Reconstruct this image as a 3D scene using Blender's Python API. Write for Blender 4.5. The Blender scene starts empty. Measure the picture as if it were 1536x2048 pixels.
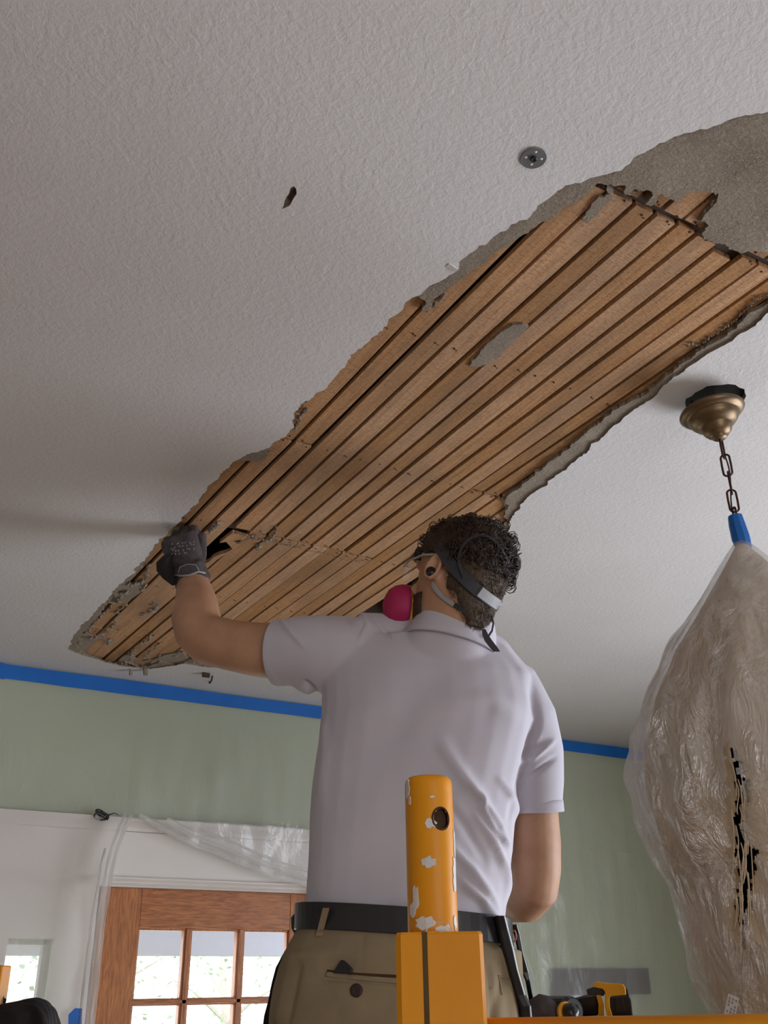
import bpy, bmesh, math, random
import numpy as np
from mathutils import Vector, Matrix
from mathutils.geometry import tessellate_polygon
random.seed(7); RNG = np.random.default_rng(7)
scene = bpy.context.scene
COL = scene.collection
PI = math.pi

# ------------------------------------------------------------------ camera
CZ = 1.74                                   # lens height above the floor
FPX, PITCH, ROLL, YAW = 1917.8, 0.46188, -0.01487, -0.53499
def _axes():
    cp, sp = math.cos(PITCH), math.sin(PITCH)
    f = np.array([0, cp, sp]); rt = np.array([1., 0, 0]); up = np.array([0, -sp, cp])
    c, s = math.cos(ROLL), math.sin(ROLL)
    rt, up = c*rt+s*up, -s*rt+c*up
    c, s = math.cos(YAW), math.sin(YAW)
    M = np.array([[c, -s, 0], [s, c, 0], [0, 0, 1]])
    return M@rt, M@up, M@f
RT, UP, FW = _axes()
ORG = np.array([0, 0, CZ])
cam_d = bpy.data.cameras.new('camera'); cam = bpy.data.objects.new('camera', cam_d); COL.objects.link(cam)
cam.matrix_world = Matrix(((RT[0], UP[0], -FW[0], 0), (RT[1], UP[1], -FW[1], 0), (RT[2], UP[2], -FW[2], CZ), (0, 0, 0, 1)))
cam_d.sensor_fit = 'VERTICAL'; cam_d.sensor_height = 24.0; cam_d.lens = 24.0*FPX/2048
cam_d.clip_start = 0.02; cam_d.clip_end = 200
scene.camera = cam

# ------------------------------------------------------------------ world and exposure
w = bpy.data.worlds.new('daylight'); scene.world = w; w.use_nodes = True
bg = w.node_tree.nodes['Background']; bg.inputs[0].default_value = (0.86, 0.92, 1.0, 1); bg.inputs[1].default_value = 5.0
scene.view_settings.view_transform = 'Standard'; scene.view_settings.look = 'None'
scene.view_settings.gamma = 1; scene.view_settings.use_curve_mapping = False
scene.view_settings.exposure = -0.4

# ------------------------------------------------------------------ lights (daylight in the openings, plus an added fill at the back)
H = 0.93; CEIL = CZ + H; WY = 3.095; WX = 3.32; WL = -2.3; WB = -2.7
def area(name, loc, rot, sx, sy, power, col):
    d = bpy.data.lights.new(name, 'AREA'); d.shape = 'RECTANGLE'; d.size = sx; d.size_y = sy; d.energy = power; d.color = col
    o = bpy.data.objects.new(name, d); COL.objects.link(o); o.location = loc; o.rotation_euler = rot; return o
area('daylight_window_right', (WX+0.06, 0.35, 1.45), (0, math.radians(90), 0), 1.3, 1.7, 105, (0.86, 0.91, 1.0))
area('fill_light_back', (0.3, WB-0.06, 1.5), (math.radians(90), 0, 0), 1.8, 1.3, 24, (1.0, 0.93, 0.85))  # unseen fill added behind the camera, set in an invented window
area('daylight_door', (1.21, WY+0.16, 1.2), (math.radians(-90), 0, 0), 0.7, 1.4, 13, (0.9, 0.95, 1.0))

# ------------------------------------------------------------------ helpers
def ray(x, y): return FW + RT*(x-768)/FPX - UP*(y-1024)/FPX
def C(x, y, t): return ORG + ray(x, y)*t                 # point seen at a pixel, at forward distance t
def onz(x, y, z):                                        # on a horizontal plane (z relative to the lens)
    d = ray(x, y); return ORG + d*(z/d[2])
def ony(x, y, Y):
    d = ray(x, y); return ORG + d*(Y/d[1])
def proj(V):
    q = np.asarray(V)-ORG; t = q@FW
    return np.stack([768+FPX*(q@RT)/t, 1024-FPX*(q@UP)/t, t], -1)
RH = np.array([RT[0], RT[1], 0]); RH /= np.linalg.norm(RH)
FH = np.array([-RH[1], RH[0], 0]); ZU = np.array([0, 0, 1.])
def L(lat, fwd, z): return ORG*[1, 1, 0] + RH*lat + FH*fwd + ZU*z    # lateral / forward / absolute height

class MB:
    def __init__(s): s.v = []; s.f = []; s.m = []; s.cur = 0
    def add(s, v, f):
        b = len(s.v); s.v += [tuple(map(float, p)) for p in v]; s.f += [tuple(i+b for i in q) for q in f]; s.m += [s.cur]*len(f); return s
    def box(s, c, h, ax=None):
        c = np.array(c, float); ax = np.eye(3) if ax is None else np.array(ax, float)
        v = [c+ax[0]*sx*h[0]+ax[1]*sy*h[1]+ax[2]*sz*h[2] for sx in (-1, 1) for sy in (-1, 1) for sz in (-1, 1)]
        return s.add(v, [(0, 1, 3, 2), (4, 6, 7, 5), (0, 4, 5, 1), (2, 3, 7, 6), (0, 2, 6, 4), (1, 5, 7, 3)])
    def bb(s, a, b):
        a = np.array(a, float); b = np.array(b, float); return s.box((a+b)/2, np.abs(b-a)/2)
    def rings(s, R, closed=True, cap=True, loop=False):
        n = len(R[0]); v = [p for r in R for p in r]; f = []
        m = len(R); rr = range(m if loop else m-1)
        for i in rr:
            j = (i+1) % m
            for k in range(n if closed else n-1):
                k2 = (k+1) % n; f.append((i*n+k, i*n+k2, j*n+k2, j*n+k))
        if cap and not loop:
            f.append(tuple(range(n))[::-1]); f.append(tuple((m-1)*n+k for k in range(n)))
        return s.add(v, f)
    def tube(s, P, r, n=12, cap=True, loop=False, flat=1.0, ref=None):
        P = [np.array(p, float) for p in P]; r = [r]*len(P) if np.isscalar(r) else list(r); R = []; m = len(P)
        u = None
        for i, p in enumerate(P):
            a = P[(i-1) % m] if (loop or i > 0) else p; b = P[(i+1) % m] if (loop or i < m-1) else p
            t = b-a; t /= np.linalg.norm(t)+1e-12
            if u is None:
                q = np.array(ref, float) if ref is not None else (ZU if abs(t[2]) < .9 else np.array([1., 0, 0]))
                u = q - t*(q@t)
            elif ref is not None: q = np.array(ref, float); u = q - t*(q@t)
            else: u = u - t*(u@t)
            u /= np.linalg.norm(u); w_ = np.cross(t, u)
            ri = r[i]; ra, rb = (ri, ri*flat) if np.isscalar(ri) else ri
            R.append([p+u*ra*math.cos(2*PI*k/n)+w_*rb*math.sin(2*PI*k/n) for k in range(n)])
        return s.rings(R, cap=cap, loop=loop)
    def lathe(s, o, ax, prof, n=24, cap=True):
        o = np.array(o, float); ax = np.array(ax, float); ax /= np.linalg.norm(ax)
        q = ZU if abs(ax[2]) < .9 else np.array([1., 0, 0]); u = q-ax*(q@ax); u /= np.linalg.norm(u); w_ = np.cross(ax, u)
        R = [[o+ax*h+(u*math.cos(2*PI*k/n)+w_*math.sin(2*PI*k/n))*r for k in range(n)] for r, h in prof]
        return s.rings(R, cap=cap)
    def prism(s, poly, z0, z1, holes=(), side=None):
        loops = [poly]+list(holes)
        vs = [Vector((p[0], p[1], 0)) for l in loops for p in l]
        tr = tessellate_polygon([[Vector((p[0], p[1], 0)) for p in l] for l in loops])
        n = len(vs); v = [(p.x, p.y, z0) for p in vs]+[(p.x, p.y, z1) for p in vs]
        f = [tuple(t)[::-1] for t in tr]+[tuple(i+n for i in t) for t in tr]; b = 0
        for l in loops:
            for k in range(len(l)):
                k2 = (k+1) % len(l); f.append((b+k, b+k2, b+k2+n, b+k+n))
            b += len(l)
        s.add(v, f)
        if side is not None: s.m[-b:] = [side]*b
        return s
    def build(s, name, mat, parent=None, smooth=False, bevel=0, sub=0, normals=True, **props):
        v = np.array(s.v); off = np.zeros(3)
        if parent is not None: off = np.array(parent_loc(parent))
        me = bpy.data.meshes.new(name); me.from_pydata([tuple(p) for p in (v-off)], [], s.f); me.update()
        mats = mat if isinstance(mat, (list, tuple)) else [mat]
        for m_ in mats: me.materials.append(m_)
        if len(mats) > 1:
            for p, i in zip(me.polygons, s.m): p.material_index = i
        if normals:
            b = bmesh.new(); b.from_mesh(me); bmesh.ops.recalc_face_normals(b, faces=b.faces); b.to_mesh(me); b.free()
        if smooth:
            for p in me.polygons: p.use_smooth = True
        o = bpy.data.objects.new(name, me); COL.objects.link(o)
        if parent is not None: o.parent = parent
        if bevel:
            md = o.modifiers.new('bevel', 'BEVEL'); md.width = bevel; md.segments = 2; md.limit_method = 'ANGLE'; md.angle_limit = math.radians(40)
        if sub:
            md = o.modifiers.new('sub', 'SUBSURF'); md.levels = sub; md.render_levels = sub
        for k, val in props.items(): o[k] = val
        return o
def parent_loc(p):
    l = Vector((0, 0, 0))
    while p is not None: l = l+p.location; p = p.parent
    return l
def tag(o, label, cat, group=None):
    o['label'] = label; o['category'] = cat
    if group: o['group'] = group
    return o
def thing(name, loc, label, cat, group=None):
    o = bpy.data.objects.new(name, None); o.empty_display_size = .05; COL.objects.link(o); o.location = tuple(loc)
    return tag(o, label, cat, group)
def remesh(o, voxel, smooth_it=6, fac=.5, deform=None):
    m = o.modifiers.new('r', 'REMESH'); m.mode = 'VOXEL'; m.voxel_size = voxel; m.use_smooth_shade = True
    m2 = o.modifiers.new('s', 'SMOOTH'); m2.factor = fac; m2.iterations = smooth_it
    dg = bpy.context.evaluated_depsgraph_get(); dg.update()
    me = bpy.data.meshes.new_from_object(o.evaluated_get(dg)); mats = list(o.data.materials)
    o.modifiers.clear(); old = o.data; o.data = me; me.name = old.name
    if not me.materials:
        for k in mats: me.materials.append(k)
    bpy.data.meshes.remove(old)
    for p in me.polygons: p.use_smooth = True
    if deform:
        n = len(me.vertices); co = np.empty(n*3); me.vertices.foreach_get('co', co); co = co.reshape(-1, 3)
        no = np.empty(n*3); me.vertices.foreach_get('normal', no); no = no.reshape(-1, 3)
        off = np.array(parent_loc(o.parent)) if o.parent else np.zeros(3)
        co = deform(co+off, no)-off
        me.vertices.foreach_set('co', co.ravel()); me.update()
    return o

# ------------------------------------------------------------------ materials
def srgb(r, g, b):
    f = lambda c: (c/255/12.92) if c/255 <= .04045 else ((c/255+.055)/1.055)**2.4
    return (f(r), f(g), f(b), 1)
class NT:
    def __init__(s, name):
        s.m = bpy.data.materials.new(name); s.m.use_nodes = True; s.t = s.m.node_tree; s.n = s.t.nodes
        s.b = s.n['Principled BSDF']; s.o = s.n['Material Output']; s.tc = s.n.new('ShaderNodeTexCoord')
    def node(s, ty, **kw):
        n = s.n.new(ty)
        for k, v in kw.items():
            if k in n.inputs: n.inputs[k].default_value = v
            else: setattr(n, k, v)
        return n
    def l(s, a, b): s.t.links.new(a, b)
    def map(s, scale=(1, 1, 1), rot=(0, 0, 0)):
        n = s.node('ShaderNodeMapping'); n.inputs['Scale'].default_value = scale; n.inputs['Rotation'].default_value = rot
        s.l(s.tc.outputs['Object'], n.inputs[0]); return n.outputs[0]
    def noise(s, vec, scale, detail=4, rough=.5, dist=0):
        n = s.node('ShaderNodeTexNoise', Scale=scale, Detail=detail, Roughness=rough, Distortion=dist); s.l(vec, n.inputs['Vector']); return n.outputs['Fac']
    def ramp(s, fac, stops):
        n = s.node('ShaderNodeValToRGB'); e = n.color_ramp.elements
        while len(e) < len(stops): e.new(.5)
        for i, (p, c) in enumerate(stops): e[i].position = p; e[i].color = c
        s.l(fac, n.inputs[0]); return n.outputs[0]
    def mix(s, fac, a, b, mode='MIX'):
        n = s.node('ShaderNodeMix', data_type='RGBA', blend_type=mode)
        for sock, v in ((n.inputs[0], fac), (n.inputs[6], a), (n.inputs[7], b)):
            if hasattr(v, 'links'): s.l(v, sock)
            else: sock.default_value = v
        return n.outputs[2]
    def math(s, op, a, b=0.):
        n = s.node('ShaderNodeMath', operation=op)
        for sock, v in ((n.inputs[0], a), (n.inputs[1], b)):
            if hasattr(v, 'links'): s.l(v, sock)
            else: sock.default_value = v
        return n.outputs[0]
    def bump(s, h, strength=.5, dist=.01, prev=None):
        n = s.node('ShaderNodeBump', Strength=strength, Distance=dist); s.l(h, n.inputs['Height'])
        if prev is not None: s.l(prev, n.inputs['Normal'])
        s.l(n.outputs[0], s.b.inputs['Normal']); return n.outputs[0]
    def set(s, col=None, rough=.7, metal=0, spec=None, coat=0):
        if col is not None:
            if hasattr(col, 'links'): s.l(col, s.b.inputs['Base Color'])
            else: s.b.inputs['Base Color'].default_value = col
        s.b.inputs['Roughness'].default_value = rough; s.b.inputs['Metallic'].default_value = metal
        if spec is not None: s.b.inputs['Specular IOR Level'].default_value = spec
        s.b.inputs['Coat Weight'].default_value = coat
        return s
def simple(name, col, rough=.6, metal=0, var=.12, scale=30, bump=.15, bdist=.001, bscale=None, spec=None, coat=0):
    t = NT(name); v = t.map(); n = t.noise(v, scale, 4)
    d = tuple(c*(1-var) for c in col[:3])+(1,); u = tuple(min(1, c*(1+var)) for c in col[:3])+(1,)
    t.set(t.ramp(n, [(.3, d), (.7, u)]), rough, metal, spec, coat)
    if bump: t.bump(t.noise(v, bscale or scale*4, 3), bump, bdist)
    return t.m
M = {}
# ceiling paint with orange-peel relief
t = NT('ceiling_paint'); v = t.map()
a = t.noise(t.map((1, 1, 1)), 105, 4, .6, .35); b_ = t.noise(v, 260, 2, .5, .2); c_ = t.noise(v, 2.2, 3)
t.set(t.ramp(c_, [(.25, (.60, .575, .57, 1)), (.75, (.66, .64, .645, 1))]), .75, spec=.3)
t.bump(t.math('ADD', t.ramp(a, [(.35, (0, 0, 0, 1)), (.68, (1, 1, 1, 1))]), t.math('MULTIPLY', b_, .6)), .42, .0012); M['ceil'] = t.m
# brown coat plaster
t = NT('brown_coat_plaster'); v = t.map(); a = t.noise(t.map((1, 1.6, 1)), 120, 6, .7, .4); b_ = t.noise(v, 12, 4); c_ = t.noise(v, 400, 2)
t.set(t.mix(t.ramp(c_, [(.45, (0, 0, 0, 1)), (.75, (.35, .35, .35, 1))]), t.ramp(b_, [(.3, srgb(132, 117, 100)), (.7, srgb(160, 146, 128))]), srgb(200, 195, 188)), .95)
t.bump(a, 1.0, .006); M['brown'] = t.m
# rough sawn lath
t = NT('lath_wood'); oi = t.node('ShaderNodeObjectInfo'); g = t.map((60, 2.2, 60)); grain = t.noise(g, 3, 6, .6, .4)
saw = t.noise(t.map((40, 150, 30), (0, 0, .6)), 2.6, 2, .5, .6); blot = t.noise(t.map((3, 1, 3)), 3.2, 5, .6)
col = t.ramp(grain, [(.2, srgb(150, 110, 76)), (.5, srgb(182, 140, 102)), (.8, srgb(198, 160, 122))])
col = t.mix(t.ramp(blot, [(.42, (0, 0, 0, 1)), (.66, (.6, .6, .6, 1))]), col, srgb(128, 106, 86))
col = t.mix(t.ramp(saw, [(.36, (.45, .45, .45, 1)), (.52, (0, 0, 0, 1))]), col, srgb(128, 90, 60))
hv = t.node('ShaderNodeHueSaturation'); t.l(col, hv.inputs['Color'])
t.l(t.math('ADD', t.math('MULTIPLY', oi.outputs['Random'], .26), .88), hv.inputs['Value'])
t.l(t.math('ADD', t.math('MULTIPLY', oi.outputs['Random'], -.2), 1.12), hv.inputs['Saturation'])
t.set(hv.outputs[0], .85, spec=.2); n1 = t.bump(saw, .7, .0018); t.bump(grain, .5, .0015, n1); M['lath'] = t.m
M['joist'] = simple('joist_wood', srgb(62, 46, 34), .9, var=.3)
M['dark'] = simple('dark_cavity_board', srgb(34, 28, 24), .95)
M['nail'] = simple('rusty_nail', srgb(62, 40, 30), .7, .4)
M['green'] = simple('green_wall_paint', srgb(160, 168, 138), .8, var=.04, scale=3, bump=.1)
M['white'] = simple('white_trim_paint', srgb(222, 216, 210), .45, var=.03, scale=5, bump=.05)
M['backwall'] = simple('cream_wall_paint', srgb(205, 196, 184), .8, var=.04, scale=3)
M['floor'] = simple('oak_floor', srgb(128, 94, 62), .45, var=.2, scale=6)
M['tape'] = simple('blue_painters_tape', srgb(0, 94, 176), .55, var=.08, scale=14, bump=.35, bdist=.001, bscale=260)
# oak
t = NT('oak_door'); g = t.map((14, 14, 1.4)); n_ = t.noise(g, 5, 6, .65, 1.5); f_ = t.noise(t.map((120, 120, 5)), 4, 3)
col = t.ramp(n_, [(.3, srgb(150, 90, 48)), (.55, srgb(194, 126, 74)), (.8, srgb(212, 148, 94))])
t.set(t.mix(t.ramp(f_, [(.35, (.6, .6, .6, 1)), (.55, (0, 0, 0, 1))]), col, srgb(120, 68, 40)), .42, spec=.4); t.bump(f_, .3, .0008); M['oak'] = t.m
t = NT('oak_rail'); g = t.map((1.4, 14, 14)); n_ = t.noise(g, 5, 6, .65, 2.2); f_ = t.noise(t.map((5, 120, 120)), 4, 3)
col = t.ramp(n_, [(.3, srgb(144, 84, 46)), (.55, srgb(190, 122, 72)), (.8, srgb(208, 144, 92))])
t.set(t.mix(t.ramp(f_, [(.35, (.6, .6, .6, 1)), (.55, (0, 0, 0, 1))]), col, srgb(118, 66, 40)), .42, spec=.4); t.bump(f_, .3, .0008); M['oakh'] = t.m
# pane
t = NT('window_glass'); tr = t.node('ShaderNodeBsdfTransparent'); gl = t.node('ShaderNodeBsdfGlossy'); gl.inputs['Roughness'].default_value = .03
mx = t.node('ShaderNodeMixShader'); mx.inputs[0].default_value = .06; t.l(tr.outputs[0], mx.inputs[1]); t.l(gl.outputs[0], mx.inputs[2]); t.l(mx.outputs[0], t.o.inputs[0]); M['glass'] = t.m
def film(name, trans, white, gloss, bscale=9, bstr=.6, col=(.86, .86, .86, 1), stretch=(1, 1, 1), bdist=.01):
    t = NT(name); v = t.map(stretch); tr = t.node('ShaderNodeBsdfTransparent'); df = t.node('ShaderNodeBsdfDiffuse'); tl = t.node('ShaderNodeBsdfTranslucent'); gl = t.node('ShaderNodeBsdfGlossy')
    df.inputs[0].default_value = col; tl.inputs[0].default_value = col; gl.inputs['Roughness'].default_value = .22
    h = t.noise(v, bscale, 5, .6, 1.5); bp = t.node('ShaderNodeBump', Strength=bstr, Distance=bdist); t.l(h, bp.inputs['Height'])
    for n in (df, tl, gl): t.l(bp.outputs[0], n.inputs['Normal'])
    a = t.node('ShaderNodeMixShader'); a.inputs[0].default_value = .5; t.l(df.outputs[0], a.inputs[1]); t.l(tl.outputs[0], a.inputs[2])
    b = t.node('ShaderNodeMixShader'); b.inputs[0].default_value = gloss/(gloss+white); t.l(a.outputs[0], b.inputs[1]); t.l(gl.outputs[0], b.inputs[2])
    c = t.node('ShaderNodeMixShader'); c.inputs[0].default_value = trans; t.l(b.outputs[0], c.inputs[1]); t.l(tr.outputs[0], c.inputs[2])
    t.l(c.outputs[0], t.o.inputs[0]); return t.m
M['film'] = film('wall_plastic_film', .63, .33, .035, 12, .6, stretch=(1, 1, .55), bdist=.010)
M['film2'] = film('doorway_plastic_film', .46, .48, .05, 8, .4, (.9, .88, .86, 1))
M['bagfilm'] = film('clear_bag_film', .52, .27, .24, 26, 1.0, (.88, .86, .86, 1), stretch=(1, 1, .3), bdist=.03)
# yellow painted steel with chipped paint
t = NT('yellow_scaffold_paint'); v = t.map(); n_ = t.noise(t.map((1, 1, .6)), 26, 5, .6, .6); sp = t.noise(v, 60, 3, .6, .3); gr = t.noise(v, 8, 4)
col = t.ramp(gr, [(.3, srgb(210, 132, 0)), (.7, srgb(222, 146, 0))])
col = t.mix(t.ramp(n_, [(.70, (0, 0, 0, 1)), (.715, (1, 1, 1, 1))]), col, srgb(205, 200, 195))
col = t.mix(t.ramp(sp, [(.71, (0, 0, 0, 1)), (.74, (.8, .8, .8, 1))]), col, srgb(70, 55, 35))
t.set(col, .45, spec=.35); t.bump(n_, .25, .002); M['yellow'] = t.m
M['chip'] = simple('white_paint_spatter', srgb(205, 200, 196), .6, var=.05)
M['seamdark'] = simple('dark_weld_seam', srgb(84, 66, 34), .8, .2)
M['hole'] = simple('bare_tube_bore', srgb(66, 44, 22), .9)
# clothing and skin
t = NT('polo_knit'); v = t.map(); k = t.noise(v, 900, 2); a = t.noise(v, 5, 3)
t.set(t.ramp(a, [(.3, (.50, .475, .535, 1)), (.7, (.55, .525, .585, 1))]), .9, spec=.15)
t.b.inputs['Sheen Weight'].default_value = .15; t.bump(k, .25, .0006); M['shirt'] = t.m
t = NT('khaki_twill'); v = t.map(); k = t.noise(t.map((1, 1, .4)), 700, 2); a = t.noise(v, 14, 4)
t.set(t.ramp(a, [(.3, srgb(132, 117, 94)), (.7, srgb(150, 134, 109))]), .9, spec=.15); t.bump(k, .3, .0006); M['khaki'] = t.m
t = NT('skin'); v = t.map(); a = t.noise(v, 16, 5, .6); k = t.noise(v, 420, 3)
t.set(t.ramp(a, [(.3, srgb(172, 128, 102)), (.7, srgb(190, 148, 118))]), .55, spec=.35)
t.b.inputs['Subsurface Weight'].default_value = .05; t.b.inputs['Subsurface Radius'].default_value = (.02, .008, .004); t.b.inputs['Subsurface Scale'].default_value = .3
t.bump(k, .2, .0006); M['skin'] = t.m
M['black'] = simple('black_leather', srgb(30, 29, 32), .42, var=.2, bump=.2)
M['blackcloth'] = simple('black_cloth', srgb(32, 28, 28), .95, var=.3, scale=18, bump=.6, bdist=.006, bscale=40)
M['plastic'] = simple('black_tool_plastic', srgb(26, 26, 28), .3, var=.2)
M['steel'] = simple('grey_steel', srgb(120, 122, 126), .4, .7)
M['glove'] = simple('grey_knit_glove', srgb(74, 66, 68), .85, var=.35, scale=60, bump=.6, bdist=.0015, bscale=500)
M['glovecuff'] = simple('glove_cuff', srgb(96, 90, 90), .7, var=.1, scale=60)
t = NT('brown_hair'); v = t.map((1, 1, .35)); a = t.noise(v, 260, 4, .7, 1.0)
t.set(t.ramp(a, [(.3, srgb(34, 24, 18)), (.7, srgb(78, 58, 42))]), .55); t.bump(a, .9, .003); M['hair'] = t.m
t = NT('short_cropped_hair'); v = t.map((1, 1, .35)); a = t.noise(v, 300, 4, .7, 1.0)
t.set(t.ramp(a, [(.3, srgb(36, 27, 21)), (.7, srgb(98, 78, 58))]), .7); t.bump(a, .8, .002); M['crop'] = t.m
M['curl'] = simple('dark_curls', srgb(42, 28, 22), .45, var=.2)
M['magenta'] = simple('magenta_filter', srgb(168, 26, 84), .6, var=.08, bump=.2)
M['yband'] = simple('yellow_filter_rim', srgb(220, 190, 40), .5)
M['greyrub'] = simple('grey_rubber_facepiece', srgb(60, 60, 64), .6)
M['strap'] = simple('grey_elastic_strap', srgb(150, 150, 152), .75, var=.1, bump=.4, bdist=.0008, bscale=300)
M['strapd'] = simple('dark_elastic_strap', srgb(50, 50, 56), .75, var=.1)
M['lens'] = M['glass']
M['brass'] = simple('antique_brass', srgb(112, 92, 68), .42, .8, var=.25, scale=18, bump=.2)
M['chain'] = simple('bronze_chain', srgb(72, 46, 36), .45, .6)
t = NT('dust_sheet_cloth'); v = t.map(); a = t.noise(v, 7, 5, .6); k = t.noise(v, 600, 2)
t.set(t.ramp(a, [(.3, srgb(178, 158, 132)), (.55, srgb(202, 185, 160)), (.8, srgb(218, 204, 182))]), .95, spec=.1); t.bump(k, .3, .0008); M['cloth'] = t.m
M['thread'] = simple('cloth_thread', srgb(206, 190, 166), .9)
M['galv'] = simple('galvanised_washer', srgb(122, 124, 128), .45, .6, var=.1, scale=40)
M['plywood'] = simple('plywood', srgb(176, 140, 96), .7, var=.12, scale=9)
M['maroon'] = simple('dark_maroon_wood', srgb(44, 22, 25), .5)
M['paper'] = simple('white_paper', srgb(225, 226, 232), .7, var=.02)
M['tagp'] = simple('grey_printed_label', srgb(168, 162, 154), .6, var=.03)
M['dyel'] = simple('drill_yellow', srgb(226, 160, 30), .45, var=.08)
M['leaf'] = simple('pale_leaf', srgb(196, 208, 188), .6, var=.25, scale=3)
M['bark'] = simple('bark', srgb(200, 190, 180), .9)
M['porch'] = simple('porch_paint', srgb(226, 220, 244), .7, var=.02)
M['grass'] = simple('lawn', srgb(120, 140, 90), .9, var=.2, scale=5)
M['pink'] = simple('orange_handle', srgb(190, 96, 70), .5)

# ------------------------------------------------------------------ room shell
S = 'structure'
def wall_with_holes(name, axis, pos, thick, a0, a1, z0, z1, holes, mat, sgn=1):
    m = MB(); xs = sorted({a0, a1, *[h[0] for h in holes], *[h[1] for h in holes]}); zs = sorted({z0, z1, *[h[2] for h in holes], *[h[3] for h in holes]})
    for i in range(len(xs)-1):
        for j in range(len(zs)-1):
            cx, cz = (xs[i]+xs[i+1])/2, (zs[j]+zs[j+1])/2
            if any(h[0] < cx < h[1] and h[2] < cz < h[3] for h in holes): continue
            if axis == 'y': m.bb((xs[i], pos, zs[j]), (xs[i+1], pos+thick*sgn, zs[j+1]))
            else: m.bb((pos, xs[i], zs[j]), (pos+thick*sgn, xs[i+1], zs[j+1]))
    return m.build(name, mat, kind=S)
DX0, DX1, DT = .815, 1.61, CZ+.293
SX0, SX1, SZ1 = .575, .700, CZ+.142
wall_with_holes('wall_front', 'y', WY, .14, WL, WX, 0, CEIL+.3, [(DX0, DX1, 0, DT), (SX0, SX1, .35, SZ1)], M['green'])
wall_with_holes('wall_right', 'x', WX, .14, WB, WY, 0, CEIL+.3, [(-.5, 1.2, .8, 2.1)], M['green'])
wall_with_holes('wall_left', 'x', WL, .14, WB, WY, 0, CEIL+.3, [], M['backwall'], -1)
wall_with_holes('wall_back', 'y', WB, .14, WL, WX, 0, CEIL+.3, [(-.6, 1.2, .85, 2.15)], M['backwall'], -1)  # back opening made for the added fill light
MB().bb((WL, WB, -.1), (WX, WY, 0)).build('floor', M['floor'], kind=S)
# right window inferred from the shadows; back window added to hold the fill
def window_frame(name, c, u, hw, hh, nrm):
    m = MB(); c = np.array(c); u = np.array(u, float); nn = np.array(nrm, float)
    for s_ in (-1, 1):
        m.box(c+u*s_*(hw+.04), (.045, .02, hh+.085), (u, nn, ZU)); m.box(c+ZU*s_*(hh+.04), (hw, .02, .045), (u, nn, ZU))
    m.box(c, (hw, .015, .02), (u, nn, ZU)); m.box(c, (.012, .015, hh), (u, nn, ZU))
    m.build(name, M['white'], bevel=.003, kind=S)
window_frame('window_2', (WX-.01, .35, 1.45), (0, 1, 0), .85, .65, (1, 0, 0))
window_frame('window_added_back', (.3, WB+.01, 1.5), (1, 0, 0), .9, .65, (0, 1, 0))

# ---- ragged polygons
def ragged(px, plane=H, seg=.006, amp=.0016, seed=1):
    r = np.random.default_rng(seed); pts = [onz(x, y, plane)[:2] for x, y in px]; out = []
    n = len(pts)
    for i in range(n):
        a, b = pts[i], pts[(i+1) % n]; d = b-a; ln = np.linalg.norm(d); k = max(1, int(ln/seg)); nn_ = np.array([-d[1], d[0]])/(ln+1e-9)
        k = min(k, 60)
        for j in range(k): out.append((a+d*j/k, nn_))
    m = len(out); nz_ = r.normal(0, 1, m); sm = nz_*.45
    for w_ in (3, 8): 
        sm = sm+sum(np.roll(nz_, k_) for k_ in range(w_))/math.sqrt(w_)*.7; nz_ = r.normal(0, 1, m)
    return [tuple(p+n2*amp*v_) for (p, n2), v_ in zip(out, sm)]
hole_px = [(137,1300),(145,1272),(158,1258),(190,1225),(220,1192),(240,1168),(262,1150),(290,1115),(320,1080),(345,1057),(370,1030),(400,995),(430,960),(465,925),(478,918),(510,905),(540,897),(552,885),(575,866),(583,855),(585,828),(600,808),(622,797),(648,778),(668,757),(690,730),(700,710),(725,690),(745,678),(762,660),(780,640),(805,625),(820,600),(845,583),(875,565),(895,550),(915,540),(920,525),(950,505),(960,492),(985,473),(1010,460),(1040,442),(1060,430),(1075,412),(1100,392),(1130,370),(1160,360),(1190,352),(1215,345),(1240,338),(1280,312),(1320,290),(1340,280),(1370,265),(1400,258),(1440,247),(1480,232),(1536,220),(1640,214),(1720,300),(1740,430),(1660,560),(1560,610),(1536,622),(1515,645),(1500,655),(1485,662),(1450,690),(1420,705),(1400,722),(1380,735),(1350,755),(1320,780),(1300,800),(1280,812),(1260,825),(1240,845),(1215,865),(1200,880),(1185,888),(1180,900),(1160,915),(1140,930),(1130,940),(1110,955),(1080,977),(1062,990),(1050,1002),(1035,1020),(1025,1035),(1020,1050),(1018,1065),(1010,1085),(985,1130),(930,1180),(860,1240),(780,1300),(700,1345),(620,1372),(560,1369),(540,1358),(500,1347),(470,1341),(440,1336),(400,1333),(370,1328),(340,1332),(300,1338),(265,1335),(240,1332),(210,1325),(180,1314),(165,1310),(150,1306)]
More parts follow.
